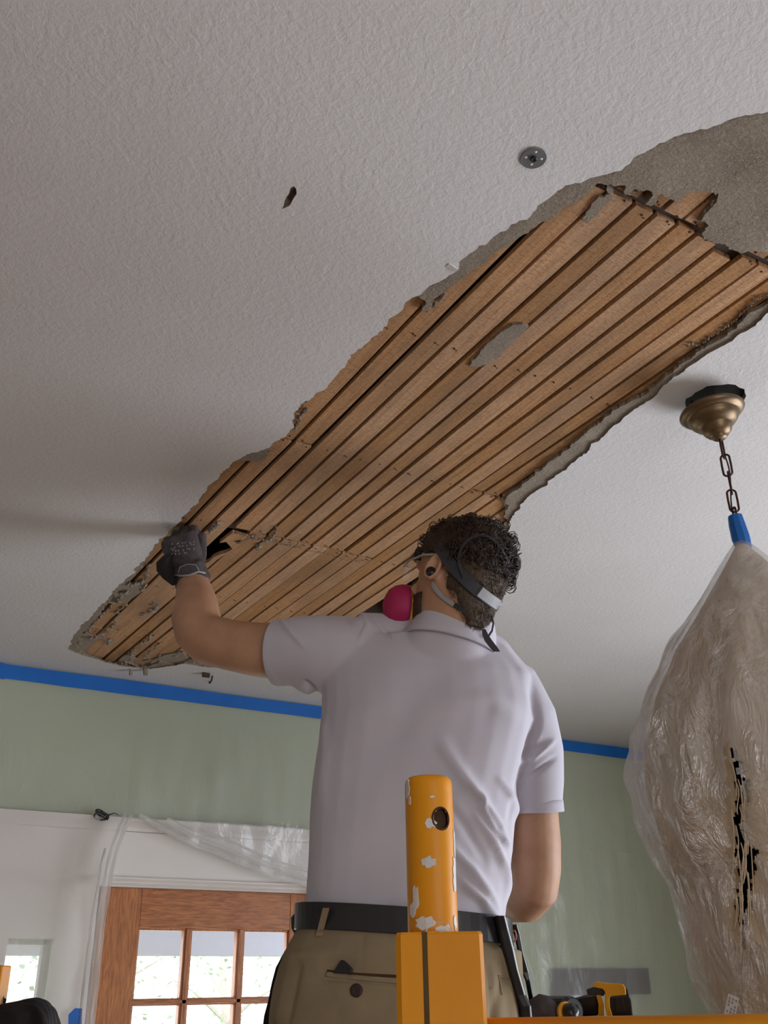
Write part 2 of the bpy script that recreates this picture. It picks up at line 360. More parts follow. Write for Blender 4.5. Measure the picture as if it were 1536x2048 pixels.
brown_px = [(158,1295),(168,1278),(202,1240),(222,1210),(262,1170),(288,1142),(325,1085),(350,1062),(373,1036),(433,966),(468,929),(490,926),(515,925),(545,905),(556,888),(578,870),(592,858),(600,835),(612,815),(651,782),(692,733),(702,713),(727,693),(764,663),(807,627),(822,602),(842,590),(860,606),(852,626),(862,624),(885,595),(925,555),(980,510),(1005,490),(1045,470),(1080,445),(1110,432),(1130,415),(1160,395),(1185,372),(1195,362),(1215,366),(1245,370),(1250,385),(1262,385),(1268,378),(1300,380),(1302,388),(1290,405),(1305,412),(1322,386),(1338,388),(1352,396),(1358,400),(1375,385),(1400,380),(1440,382),(1436,392),(1405,430),(1400,440),(1412,445),(1408,470),(1450,490),(1480,505),(1500,500),(1530,505),(1600,520),(1660,540),(1600,565),(1536,600),(1500,625),(1470,655),(1440,675),(1400,700),(1360,728),(1320,760),(1290,785),(1262,800),(1230,818),(1180,855),(1150,882),(1120,908),(1095,925),(1060,955),(1035,975),(1020,985),(1008,1000),(1018,1008),(1005,1030),(1012,1040),(1000,1060),(990,1085),(965,1130),(910,1180),(850,1225),(780,1275),(700,1325),(620,1352),(560,1350),(545,1345),(520,1330),(480,1326),(440,1322),(420,1310),(385,1306),(350,1318),(320,1312),(285,1326),(250,1312),(220,1318),(190,1306),(172,1300)]
brown_px = [(x-8, y-6) if i < 31 else ((x, y+10) if x < 620 and y > 1290 and i > 60 else (x, y)) for i, (x, y) in enumerate(brown_px)]
small_px = [(586,373),(590,378),(592,388),(588,396),(583,404),(578,411),(570,416),(563,418),(567,410),(570,402),(574,395),(579,385),(583,376)]
room = [(WL, WB), (WX, WB), (WX, WY), (WL, WY)]
hole = ragged(hole_px, H, .006, .0018, 3); small = ragged(small_px, H, .004, .0006, 5); brown = ragged(brown_px, H+.007, .004, .0016, 4)
box_c = onz(1430, 800, H)[:2]
boxh = [(box_c[0]+(.051+.005*random.uniform(-1, 1))*math.cos(a), box_c[1]+(.051+.005*random.uniform(-1, 1))*math.sin(a)) for a in np.linspace(0, 2*PI, 26, endpoint=False)]
ceiling = MB().prism(room, CEIL, CEIL+.004, [hole, small, boxh], side=1).build('ceiling', [M['ceil'], M['brown']], kind=S)
MB().prism(room, CEIL+.004, CEIL+.011, [brown, boxh]).build('brown_coat_plaster', M['brown'], ceiling, label='grey gritty brown coat plaster under the white finish')
zl = CEIL+.011
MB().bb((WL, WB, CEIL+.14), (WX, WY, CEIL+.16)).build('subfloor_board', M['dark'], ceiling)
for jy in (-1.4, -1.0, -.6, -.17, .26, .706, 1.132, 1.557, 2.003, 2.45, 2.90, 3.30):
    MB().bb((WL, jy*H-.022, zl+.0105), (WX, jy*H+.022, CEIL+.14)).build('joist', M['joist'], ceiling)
# black disc added as a box lid so the hole above the canopy reads dark
MB().lathe((box_c[0], box_c[1], CEIL+.001), ZU, [(.057, .0035), (.059, .0035), (.059, .0090), (.0, .0090)], 28, cap=False).build('dark_box_disc', M['plastic'], ceiling)

# ---- laths: gap lines (x at row start -> x at row end, gap half width), units of ceiling height
g_ = .0044
rows = [
 (-.60, .26, [(.56,.56),(.61,.61),(.655,.655),(.703,.703),(.752,.755)], g_),
 (.26, 1.557, [(.520,.520),(.565,.568),(.612,.616),(.660,.662),(.709,.709),(.755,.752)], g_),
 (1.557, 2.86, [(.525,.50),(.570,.545),(.617,.590),(.663,.637),(.711,.682),(.757,.735)], g_),
 (2.86, 3.30, [(.50,.49),(.545,.535),(.590,.58),(.637,.628),(.682,.668),(.733,.722)], g_),
 (-.60, .706, [(.752,.757),(.800,.803),(.848,.851),(.890,.893),(.935,.936),(.978,.979),(1.025,1.025),(1.070,1.072),(1.112,1.112),(1.155,1.157)], g_),
 (.706, 2.003, [(.755,.757),(.801,.802),(.851,.846),(.892,.892),(.935,.934),(.977,.972),(1.024,1.018),(1.071,1.063),(1.112,1.106),(1.156,1.150)], g_),
 (2.003, 3.30, [(.759,.722),(.801,.766),(.851,.808),(.892,.850),(.936,.902),(.976,.950),(1.018,.996),(1.063,1.045),(1.110,1.092),(1.153,1.142)], .0036),
 (-.60, .26, [(1.157,1.157),(1.20,1.20),(1.25,1.25),(1.30,1.30),(1.345,1.345)], g_),
 (.26, 1.557, [(1.158,1.149),(1.204,1.187),(1.256,1.229),(1.302,1.277),(1.348,1.320)], g_),
 (1.557, 2.86, [(1.149,1.146),(1.190,1.193),(1.229,1.246),(1.277,1.287),(1.320,1.330)], g_),
 (2.86, 3.30, [(1.146,1.142),(1.193,1.192),(1.246,1.246),(1.287,1.290)], g_)]
def lath(poly, dz=0, name='lath'):
    m = MB(); m.prism([(p[0]*H, p[1]*H) for p in poly], zl+dz, zl+.009+dz)
    return m.build(name, M['lath'], ceiling)
nails = MB()
jn = [-.17, .26, .706, 1.132, 1.557, 2.003, 2.45, 2.90, 3.28]
ends = {0: 0, 1: 0}
for ri, (y0, y1, gs, gw) in enumerate(rows):
    for i in range(len(gs)-1):
        (a0, a1), (b0, b1) = gs[i], gs[i+1]
        gl_ = gw*random.uniform(.75, 1.25); gr_ = gw*random.uniform(.75, 1.25)
        if ri == 6 and i in (4, 6, 8): gl_ *= .35
        if ri == 6 and i in (3, 5, 7): gr_ *= .35
        e0 = y0+.0046+random.uniform(-.001, .003); e1 = y1-.0046+random.uniform(-.003, .001)
        if ri == 5 and i == 6: e0 += .016
        n = 7; lf = []; rt_ = []
        for k in range(n):
            s_ = k/(n-1); y = e0+(e1-e0)*s_; wob = math.sin(s_*5+ri*3+i*1.7)*.0009
            lf.append((a0+(a1-a0)*s_+gl_+wob, y)); rt_.append((b0+(b1-b0)*s_-gr_+wob+random.uniform(-.0006, .0006), y))
        if ri == 6 and i == 0:
            # the broken lath beside the glove
            P = lambda x, y: tuple(onz(300+x/3.4133, 850+y/3.4133, H+.011)[:2]/H)
            lath([P(563,738),P(665,765),P(640,782),P(590,788),P(540,795),P(505,800),P(475,806),P(520,770)])
            lath([P(690,768),P(650,785),P(610,815),(.773,2.085),P(565,848),P(520,872),P(470,886),P(430,905),P(408,930),P(390,940),P(372,950),(.735,2.27),(.722,3.28),(.757,3.28),(.795,2.2)])
        else:
            lath(lf+rt_[::-1], random.uniform(0, .0012))
        for j in jn:
            if j < y0-.01 or j > y1+.01: continue
            for off in ((.011,) if abs(j-y0) < .01 or abs(j-y1) < .01 else (0.0,)):
                yy = j+(off if abs(j-y0) < .01 else -off)+random.uniform(-.006, .006); s_ = (yy-y0)/(y1-y0)
                xx = (a0+(a1-a0)*s_+b0+(b1-b0)*s_)/2+random.uniform(-.009, .009)
                nails.lathe((xx*H, yy*H, zl-.0008), ZU, [(.0016, 0), (.0019, .0006), (.0016, .0016)], 8)
                if random.random() < .4: nails.lathe((xx*H+.006, yy*H+.003, zl-.0005), ZU, [(.0012, 0), (.0012, .0016)], 6)
nails.build('nail_heads', M['nail'], ceiling, kind='stuff')
# plaster left on the laths
def patch(px, name='plaster_patch', z=.0075, seed=1, amp=.0012):
    p = ragged(px, H+.008, .005, amp, seed)
    return MB().prism(p, CEIL+z, zl+.001).build(name, M['brown'], ceiling)
patch([(935,733),(945,722),(962,700),(985,680),(1005,662),(1025,650),(1045,648),(1054,653),(1045,668),(1020,690),(998,712),(975,728),(955,735)], seed=2)
patch([(1164,441),(1172,425),(1185,408),(1198,395),(1212,388),(1225,386),(1222,398),(1205,412),(1195,428),(1180,442),(1172,448)], seed=3)
patch([(1213,372),(1224,378),(1226,388),(1216,386)], seed=4)
patch([(505,915),(515,905),(540,903),(530,918),(518,925)], seed=6)
_q5 = lambda *a: [(120+x/4.267, 1050+y/4.267) for x, y in a]
patch(_q5((440,690),(430,640),(500,590),(560,500),(640,500),(700,470),(720,540),(640,610),(560,650)), seed=21)
patch(_q5((80,1010),(110,950),(200,925),(330,960),(300,1000),(200,1070),(130,1040)), seed=22)
patch(_q5((700,1160),(800,1150),(900,1110),(1040,1080),(1140,1180),(1000,1195),(860,1205)), seed=23)
patch(_q5((500,1160),(560,1110),(620,1080),(640,1150),(600,1175)), seed=24)
patch([(1010,1010),(1030,985),(1075,955),(1095,950),(1050,1000),(1030,1030),(1015,1045)], seed=26)
# crumbs and ridges in the lower left corner and along the joint
crumb = MB()
def ridge(pts, r, seed):
    q = np.random.default_rng(seed)
    for (x0, y0), (x1, y1) in zip(pts[:-1], pts[1:]):
        k = max(2, int(math.hypot(x1-x0, y1-y0)/3.0))
        for j in range(k):
            s_ = j/k; x = x0+(x1-x0)*s_+q.normal(0, 1.3); y = y0+(y1-y0)*s_+q.normal(0, 1.3); rr = r*q.uniform(.5, 1.4)
            c = onz(x, y, H+.009)
            A = np.linalg.qr(q.normal(size=(3, 3)))[0]; crumb.box(c, (rr, rr*.8, rr*.5), A)
def P5(*a): return [(120+x/4.267, 1050+y/4.267) for x, y in a]
for i, (a, r) in enumerate([
  (P5((1120,30),(1090,90)), .004), (P5((700,470),(720,520),(690,570)), .005), (P5((560,490),(640,510),(700,470)), .006), (P5((470,590),(540,560),(620,570)), .006),
  (P5((440,650),(520,620),(560,600)), .007), (P5((440,700),(380,750),(300,830),(235,900)), .0035), (P5((800,660),(830,700),(760,740),(680,780)), .005),
  (P5((560,680),(460,760)), .004), (P5((480,800),(460,850),(400,890),(360,940)), .0045), (P5((200,920),(250,940),(330,960),(440,985)), .006), (P5((130,950),(180,980),(110,1000)), .007),
  (P5((440,985),(400,1020)), .005), (P5((800,930),(760,960),(720,990),(670,1030)), .0045), (P5((640,1060),(600,1110),(560,1140)), .006), (P5((840,1010),(780,1060),(740,1110),(700,1150)), .004),
  (P5((850,1110),(840,1150),(760,1160)), .005), (P5((600,1100),(620,1150),(560,1170)), .006), (P5((1040,1080),(980,1110),(930,1150)), .005), (P5((120,1040),(200,1090),(320,1150),(420,1180),(560,1190),(700,1205),(860,1200)), .0045),
  (P5((860,1200),(1000,1190),(1140,1190),(1260,1220),(1400,1240),(1536,1270)), .0055), (P5((1090,1170),(1160,1150),(1200,1170)), .006), (P5((760,340),(740,420),(720,470)), .004),
  ([(468,1066),(500,1072),(540,1086)], .0022), ([(545,1085),(560,1087),(600,1098),(650,1108),(690,1118),(742,1127)], .0013),
  ([(520,1090),(512,1100)], .005), ([(440,1045),(432,1055),(415,1065)], .005), ([(555,1055),(548,1072),(535,1085)], .003),
  ([(1290,372),(1262,385),(1250,383)], .002), ([(1400,440),(1435,392)], .003), ([(1050,1000),(1062,985),(1090,965)], .005), ([(1010,1000),(1020,1020),(1030,1010)], .005),
  ([(916,536),(930,528),(905,560),(880,600),(852,624)], .0025), ([(1040,985),(1008,1000)], .003), ([(1536,590),(1510,600),(1470,640),(1400,690),(1372,690)], .0016),
  ([(590,858),(598,838),(615,812)], .003)]):
    ridge(a, r, i+10)
crumb.build('plaster_crumbs', M['brown'], ceiling, kind='stuff')
for (x, y, a, b, c) in [(262,1343,.004,.004,.012),(291,1343,.006,.005,.012),(412,1349,.012,.004,.009),(424,1356,.002,.002,.012),(420,1364,.003,.003,.005),(904,535,.008,.004,.0015)]:
    z = H-c*.6
    p = onz(x, y, z); A = np.linalg.qr(RNG.normal(0, .12, (3, 3))+np.eye(3))[0]
    MB().box(p, (a, b, c), A).build('plaster_fragment', (M['joist'] if x > 400 else M['brown']) if y > 600 else M['ceil'], ceiling)
# brown coat seen in the small hole is partly missing
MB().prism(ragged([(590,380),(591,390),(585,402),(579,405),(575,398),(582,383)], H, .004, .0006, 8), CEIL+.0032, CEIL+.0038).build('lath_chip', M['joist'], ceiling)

# ------------------------------------------------------------------ door wall: casing, door, sidelight
HZ0, HZ1 = CZ+.306, CZ+.478
tr = MB(); tr.bb((.30, WY-.022, HZ0), (1.80, WY, HZ1-.03))
tr.build('trim_1', M['white'], bevel=.002, kind=S)
cm = MB(); prof = [(0, 0), (-.012, 0), (-.016, .006), (-.022, .008), (-.026, .018), (-.040, .030), (-.046, .034), (-.046, .044), (0, .044)]
def molding(m, x0, x1, z, y, sc=1):
    R = [[(x, y+a*sc, z+b*sc) for a, b in prof] for x in (x0, x1)]; m.rings(R)
molding(cm, .28, 1.82, HZ1-.036, WY-.0); cm.build('trim_2', M['white'], kind=S)
cm = MB(); molding(cm, .30, 1.80, HZ0-.012, WY-.022, .45); cm.build('trim_3', M['white'], kind=S)
MB().bb((.30, WY-.020, .0), (SX0, WY, HZ0)).bb((SX1, WY-.020, 0), (DX0, WY, HZ0)).bb((SX0, WY-.020, SZ1), (SX1, WY, HZ0)).bb((SX0, WY-.020, 0), (SX1, WY, .35)).build('trim_4', M['white'], bevel=.002, kind=S)
MB().bb((DX1, WY-.020, 0), (1.80, WY, HZ0)).build('trim_5', M['white'], bevel=.002, kind=S)
bs = MB(); bs.bb((1.80, WY-.018, 0), (WX, WY, .14)); bs.build('baseboard_front', M['white'], bevel=.003, kind=S)
# sidelight window
win = MB(); y_ = WY+.05
for xa, xb, za, zb in ((SX0, SX0+.012, .35, SZ1), (SX1-.012, SX1, .35, SZ1), (SX0, SX1, SZ1-.012, SZ1), (SX0, SX1, .35, .37)): win.bb((xa, y_, za), (xb, y_+.03, zb))
for k in range(1, 6): win.bb((SX0, y_, SZ1-k*.25), (SX1, y_+.02, SZ1-k*.25+.012))
w1 = win.build('window_1', M['white'], kind=S)
MB().bb((SX0, y_+.012, .35), (SX1, y_+.015, SZ1)).build('pane', M['glass'], w1)
# oak door with a grid of lights
D0 = WY+.012; D1 = D0+.042; dx0, dx1 = .824, 1.60
door = bpy.data.objects.new('door_1', None); COL.objects.link(door); door.location = (dx0, D0, 0); door['kind'] = S
cols = [(.962, 1.103), (1.130, 1.279), (1.306, 1.453)]; ztop = CZ+.171; rp = .206; rh = .186; nrow = 5
zbot = ztop-(nrow-1)*rp-rh
MB().bb((dx0, D0, .01), (.956, D1, DT-.004)).build('stile', M['oak'], door, bevel=.002)
MB().bb((1.459, D0, .01), (dx1, D1, DT-.004)).build('stile', M['oak'], door, bevel=.002)
MB().bb((.956, D0, ztop+.006), (1.459, D1, DT-.004)).build('rail', M['oakh'], door, bevel=.002)
MB().bb((.956, D0, .01), (1.459, D1, zbot-.006)).build('rail', M['oakh'], door, bevel=.002)
def bevelbar(a, b, hw, horizontal):
    m = MB(); pr = [(-hw, D0+.016), (-hw*.45, D0+.003), (hw*.45, D0+.003), (hw, D0+.016), (hw, D1-.008), (-hw, D1-.008)]
    if horizontal: R = [[(x, y, a[1]+o) for o, y in pr] for x in (a[0], b[0])]
    else: R = [[(a[0]+o, y, z) for o, y in pr] for z in (a[1], b[1])]
    m.rings(R); return m
for xm in (1.1165, 1.2925): bevelbar((xm, zbot-.006), (xm, ztop+.006), .0135, False).build('muntin', M['oak'], door)
for k in range(1, nrow):
    z = ztop-k*rp+(rp-rh)/2; bevelbar((.956, z), (1.459, z), .010, True).build('muntin', M['oakh'], door)
for k in range(nrow):
    for a, b in cols:
        z1 = ztop-k*rp; z0 = z1-rh; m = MB()
        for q0, q1 in (((a-.006, z1), (b+.006, z1+.007)), ((a-.006, z0-.007), (b+.006, z0)), ((a-.007, z0), (a, z1)), ((b, z0), (b+.007, z1))):
            m.bb((q0[0], D0+.008, q0[1]), (q1[0], D0+.018, q1[1]))
        m.build('glazing_bead', M['oak'], door, bevel=.002)
        MB().bb((a-.004, D0+.020, z0-.004), (b+.004, D0+.023, z1+.004)).build('pane', M['glass'], door)
hd = MB(); hd.lathe((1.53, D0, 1.0), (0, -1, 0), [(.03, 0), (.03, .006), (.012, .01), (.012, .035), (.026, .04), (.028, .055), (.018, .068), (0, .07)], 20); hd.build('door_handle', M['brass'], door, smooth=True)
# dark strip along the left door jamb
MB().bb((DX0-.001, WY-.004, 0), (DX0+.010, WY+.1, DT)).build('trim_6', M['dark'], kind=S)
MB().bb((DX0, WY-.012, DT-.004), (DX1, WY+.10, DT+.014)).build('trim_9', M['white'], kind=S)
# porch beam, lawn and trees beyond the door
MB().bb((-1.5, 4.9, CZ+.162), (4.5, 5.1, CZ+.75)).bb((-1.5, WY+.14, CZ+.75), (4.5, 5.1, CZ+.80)).build('trim_7', M['porch'], kind=S)
MB().bb((-.5, 4.93, -.1), (-.38, 5.05, CZ+.162)).bb((3.9, 4.93, -.1), (4.02, 5.05, CZ+.162)).build('trim_8', M['porch'], kind=S)
lawn = MB().bb((-12, WY+.2, -.35), (20, 30, -.3)).build('lawn', M['grass']); tag(lawn, 'pale lawn outside beyond the glazed door', 'lawn'); lawn['kind'] = 'structure'
def tree(cx, cy, h, label, seed):
    q = np.random.default_rng(seed); t0 = thing('garden_tree', (cx, cy, -.3), label, 'tree', None)
    m = MB(); m.tube([(cx, cy, -.3), (cx+.05, cy, h*.4), (cx-.05, cy+.05, h*.75), (cx, cy, h)], [.09, .07, .045, .01], 8)
    for k in range(9):
        a = q.uniform(0, 2*PI); z = h*q.uniform(.35, .85); m.tube([(cx, cy, z), (cx+.5*math.cos(a), cy+.5*math.sin(a), z+.3), (cx+.9*math.cos(a), cy+.9*math.sin(a), z+.45)], [.03, .018, .006], 5)
    m.build('trunk', M['bark'], t0)
    m = MB()
    for k in range(600):
        d = q.normal(size=3); d /= np.linalg.norm(d); r = q.uniform(.4, 1)
        c = np.array([cx, cy, h*.72])+d*r*np.array([1.1, 1.1, h*.42]); A = np.linalg.qr(q.normal(size=(3, 3)))[0]; s_ = .024
        m.add([c-A[0]*s_*1.7, c+A[1]*s_, c+A[0]*s_*1.7, c-A[1]*s_], [(0, 1, 2, 3)])
    m.build('foliage', M['leaf'], t0, kind='stuff', normals=False)
tree(3.0, 11.0, 2.9, 'small loose leafed tree outside behind the leftmost door panes', 1)
tree(5.0, 12.5, 3.4, 'taller leafy tree outside behind the right door panes', 2)

# ------------------------------------------------------------------ masking tape and plastic sheeting
def strip(m, pts_top, pts_bot, y, th=.0006):
    R = [[(a[0], y, a[1]), (a[0], y-th, a[1]), (b[0], y-th, b[1]), (b[0], y, b[1])] for a, b in zip(pts_top, pts_bot)]
    m.rings(R)
m = MB(); xs = np.linspace(WL+.02, WX-.005, 70); r = np.random.default_rng(3)
top = [(x, CEIL-.004+.0006*math.sin(x*9)) for x in xs]; bot = [(x, CEIL-.050+.0012*math.sin(x*5+1)+r.normal(0, .0004)) for x in xs]
strip(m, top, bot, WY-.0075)
strip(m, [(WL+.03, CEIL-.003), (.445, CEIL-.003)], [(WL+.03, CEIL-.052), (.452, CEIL-.0535)], WY-.0083)
tp = tag(m.build('painters_tape', M['tape']), 'long blue painter\'s tape strip along the top of the front wall', 'tape')
m = MB(); ys = np.linspace(-1, WY-.01, 30)
m.rings([[(WX-.004, y, CEIL-.004), (WX-.0046, y, CEIL-.004), (WX-.0046, y, CEIL-.05), (WX-.004, y, CEIL-.05)] for y in ys])
tag(m.build('painters_tape', M['tape']), 'blue painter\'s tape strip along the top of the right wall, behind the wrapped chandelier', 'tape')
# plastic film on the front wall, opened over the door
pz = lambda x, y: (lambda q: (q[0], q[2]))(ony(x, y, WY))
edgeL = [pz(*p) for p in [(243,1640),(228,1670),(216,1700),(208,1730),(203,1760),(196,1800),(188,1850),(182,1900),(176,1950),(170,2000),(165,2048)]]
edgeR = [pz(*p) for p in [(262,1638),(300,1660),(340,1684),(400,1708),(450,1728),(500,1748),(560,1766),(612,1780)]]+[(1.62, CZ+.2), (1.70, CZ-.2), (1.74, CZ-.8), (1.76, .02)]
eLz = np.array([p[1] for p in edgeL])[::-1]; eLx = np.array([p[0] for p in edgeL])[::-1]
eRx = np.array([p[0] for p in edgeR]); eRz = np.array([p[1] for p in edgeR])
def wrk(x, z, s=0): return .006*math.sin(x*23+z*4+s)+.004*math.sin(x*51-z*7+2*s)+.003*math.sin(z*33+x*12+s)
def sheet(m, xs_f, zs, yb):
    R = []
    for z in zs:
        R.append([(x, yb(x, z), z) for x in xs_f(z)])
    m.rings(R, closed=False, cap=False)
m1 = MB()
zt = CEIL-.040; zm = pz(243, 1640)[1]
sheet(m1, lambda z: np.linspace(WL+.05, .868, 60), np.linspace(zt, zm, 14), lambda x, z: WY-.005-min(.012, (zt-z)*.2)-(zt-z)*.03-abs(wrk(x, z))*min(1, (zt-z)*4))
sheet(m1, lambda z: np.linspace(.868, WX-.03, 110), np.linspace(zt, zm, 14), lambda x, z: WY-.005-min(.012, (zt-z)*.2)-(zt-z)*.03-abs(wrk(x, z))*min(1, (zt-z)*4))
# right part, below the header line, bounded by the swooping free edge
R = []
for x in np.linspace(.868, 1.76, 60):
    zb = np.interp(x, eRx, eRz); R.append([(x, WY-.05-abs(wrk(x, z))-.03*(1-k/14)*min(1, (x-.868)*3), z) for k, z in enumerate(np.linspace(zm, zb, 15))])
m1.rings(R, closed=False, cap=False)
R = []
for x in np.linspace(1.76, WX-.03, 60): R.append([(x, WY-.034-abs(wrk(x, z)), z) for z in np.linspace(zm, .02, 40)])
m1.rings(R, closed=False, cap=False)
ps = m1.build('plastic_sheeting', M['film'], smooth=True, normals=False); tag(ps, 'translucent plastic sheeting hung over the green front wall', 'plastic sheet')
m2 = MB()
def edx(z): return float(np.interp(z, eLz, eLx)) if z > eLz[0] else eLx[0]-.02*(eLz[0]-z)
R = []
for z in np.linspace(zm, .03, 70):
    xe = edx(z); row = []
    for k in range(50):
        s_ = (k/49)**.7; x = WL+.05+(xe-WL-.05)*s_; fold = .018*math.exp(-((xe-x)/.03)**2)*math.sin((xe-x)*260)
        row.append((x, WY-.05-.05*min(1, (zm-z)*3)-abs(wrk(x, z, 1))+fold, z))
    R.append(row)
m2.rings(R, closed=False, cap=False)
ps2 = m2.build('film_left_of_door', M['film2'], ps, smooth=True, normals=False, label='milky lower film hanging left of the door')
# folded free edges
fe = MB()
def ribbon(pts, wid, y0):
    R = []
    for i, (x, z) in enumerate(pts):
        a = np.array(pts[max(0, i-1)]); b = np.array(pts[min(len(pts)-1, i+1)]); t_ = b-a; t_ /= np.linalg.norm(t_)+1e-9; n_ = np.array([-t_[1], t_[0]])
        R.append([(x+n_[0]*o*wid, y0-.007*math.sin(o*7+i*.2), z+n_[1]*o*wid) for o in np.linspace(-1, 1, 7)])
    fe.rings(R, closed=False, cap=False)
def dens(p, n=40):
    p = np.array(p); d = np.r_[0, np.cumsum(np.linalg.norm(np.diff(p, axis=0), axis=1))]; s_ = np.linspace(0, d[-1], n)
    return list(zip(np.interp(s_, d, p[:, 0]), np.interp(s_, d, p[:, 1])))
ribbon(dens([(x-.004, z) for x, z in edgeL]), .006, WY-.115); ribbon(dens([(x-.022, z) for x, z in edgeL]), .004, WY-.118); ribbon(dens([(x-.040, z-.01) for x, z in edgeL[2:]]), .003, WY-.118)
ribbon(dens(edgeR[:9]), .007, WY-.09); ribbon(dens([(x+.02, z+.02) for x, z in edgeR[1:9]]), .010, WY-.095); ribbon(dens([(x+.06, z+.03) for x, z in edgeR[2:9]]), .004, WY-.095)
fe.build('folded_edge', M['film2'], ps, smooth=True, normals=False)
kn = MB(); q = ony(203, 1632, WY-.06)
for k in range(3):
    a = k*1.1; kn.tube([q+np.array([.022*math.cos(s_+a)*(1-.1*k), .006*math.sin(2*s_), .012*math.sin(s_)+.003*k]) for s_ in np.linspace(0, 2*PI, 18, endpoint=False)], .0022, 6, loop=True)
kn.tube([q+(.02, 0, .004), q+(.035, -.01, .010), q+(.05, -.01, .004)], [.002, .0015, .001], 6)
kn.build('knot', M['strapd'], ps, smooth=True, label='dark twisted knot of film')
bt = MB(); a = np.array([ony(x, y, WY-.12) for x, y in [(150,2016),(164,2017),(163,2060),(159,2120),(134,2120),(137,2029)]])
bt.rings([[p+np.array([0, -.001, 0]) for p in a], [p for p in a]]); tag(bt.build('painters_tape', M['tape']), 'short piece of blue tape on the plastic edge beside the oak door', 'tape')

# dark shelf and card on the wall under the film
sh = thing('wall_shelf', ony(1190, 1962, WY)*[1, 1, 1], 'dark maroon wooden shelf rail on the right of the front wall, behind the plastic', 'shelf')
a, b = ony(1100, 1942, WY-.01), ony(1300, 1990, WY-.01)
MB().bb((a[0], WY-.020, b[2]+.004), (b[0], WY-.004, a[2]+.008)).build('shelf_board', M['maroon'], sh, bevel=.003)
MB().bb((a[0]-.03, WY-.018, b[2]-.20), (a[0]+.02, WY-.004, b[2]+.004)).build('bracket', M['maroon'], sh, bevel=.003)
cd = ony(1143, 2005, WY-.01); tag(MB().box(cd, (.055, .002, .035)).build('white_card', M['paper']), 'white card on the wall below the maroon shelf', 'card')

# ------------------------------------------------------------------ ceiling washer
wp = onz(1067, 315, H); tw = thing('plaster_washer', (wp[0], wp[1], CEIL), 'round perforated metal plaster washer screwed to the white ceiling', 'washer')
def circ(c, r, n=20, ph=0): return [(c[0]+r*math.cos(2*PI*k/n+ph), c[1]+r*math.sin(2*PI*k/n+ph)) for k in range(n)]
hs = [circ((wp[0]+.0100*math.cos(a), wp[1]+.0100*math.sin(a)), .0027, 12) for a in (.15+YAW, .15+YAW+PI/2, .15+YAW+PI, .15+YAW+1.5*PI)]
MB().prism(circ(wp, .0163, 40), CEIL-.0016, CEIL-.0006, hs).build('washer_disc', M['galv'], tw)
for a in (.15+YAW, .15+YAW+PI/2, .15+YAW+PI, .15+YAW+1.5*PI):  # white blobs added so the shadowed washer holes read light
    MB().lathe((wp[0]+.0100*math.cos(a), wp[1]+.0100*math.sin(a), CEIL-.0019), ZU, [(0, 0), (.0014, .0002), (.0022, .0006), (.0024, .0018)], 12).build('white_hole_fill', M['chip'], tw, smooth=True, label='white plaster blob added to lighten the shaded hole')
MB().lathe((wp[0], wp[1], CEIL-.0028), ZU, [(.0155, .0012), (.0165, .0008), (.0168, .0022)], 40, cap=False).build('rim', M['galv'], tw, smooth=True)
MB().lathe((wp[0], wp[1], CEIL-.0040), ZU, [(.0008, .0014), (.0022, .0002), (.0040, 0), (.0044, .0008), (.0042, .0026)], 20).build('screw', M['plastic'], tw, smooth=True, label='black screw head')

# ------------------------------------------------------------------ chandelier
AX = np.array([box_c[0], box_c[1]]); AX = np.array([1.24, .94])
ch = thing('chandelier', (AX[0], AX[1], CEIL-.0), 'chandelier wrapped in a beige cloth, hung on a bronze chain from a brass canopy', 'chandelier')
tilt = ZU-RH*.10; tilt /= np.linalg.norm(tilt)
cn = C(1423, 822, 1.688)
CS = .86
pf = [(.030, -.004), (.060, -.002), (.0625, .002), (.0625, .005), (.058, .010), (.054, .013), (.049, .014), (.049, .018), (.045, .026), (.038, .034), (.031, .037), (.030, .041), (.026, .051), (.020, .058), (.014, .060), (.014, .064), (.011, .067), (0, .068)]
pf = [(a*.90, b*CS) for a, b in pf]
MB().lathe(cn, -tilt, pf, 40, cap=False).build('canopy', M['brass'], ch, smooth=True, label='dull brass bell canopy')
for a_, b_ in ((cn+tilt*.02+RH*.02, cn-tilt*.004+RH*.02), (cn+tilt*.02-RH*.03, cn-tilt*.004-RH*.03), (np.array([AX[0]+.01, AX[1], CEIL+.03]), cn+RH*.01)):
    MB().tube([a_, b_], .0035, 8).build('mounting_screw', M['plastic'], ch, smooth=True)
def chain_link(c, ax, side, ln=.021, wd=.0075, r=.0019):
    P = []
    for k in range(20):
        a = 2*PI*k/20; ca, sa = math.cos(a), math.sin(a)
        P.append(c+ax*(np.sign(ca)*(ln-wd)+wd*ca if abs(ca) > 1e-6 else 0)+side*wd*sa)
    return MB().tube(P, r, 6, loop=True)
ztop_c = CEIL-.098; zz = ztop_c; k = 0
while zz > CZ+.675:
    a = .4+k*PI/2+.15*k; chain_link(np.array([AX[0]+.002*math.sin(k), AX[1], zz]), ZU, np.array([math.cos(a), math.sin(a), 0])).build('chain_link', M['chain'], ch, smooth=True); zz -= .0345; k += 1
wr = MB(); wr.tube([(AX[0]+.004*math.sin(s_*9), AX[1]+.004*math.cos(s_*9), ztop_c+.02-(ztop_c-CZ-.60)*s_) for s_ in np.linspace(0, 1, 24)], .0013, 6); wr.build('lamp_cord', M['chain'], ch, smooth=True)
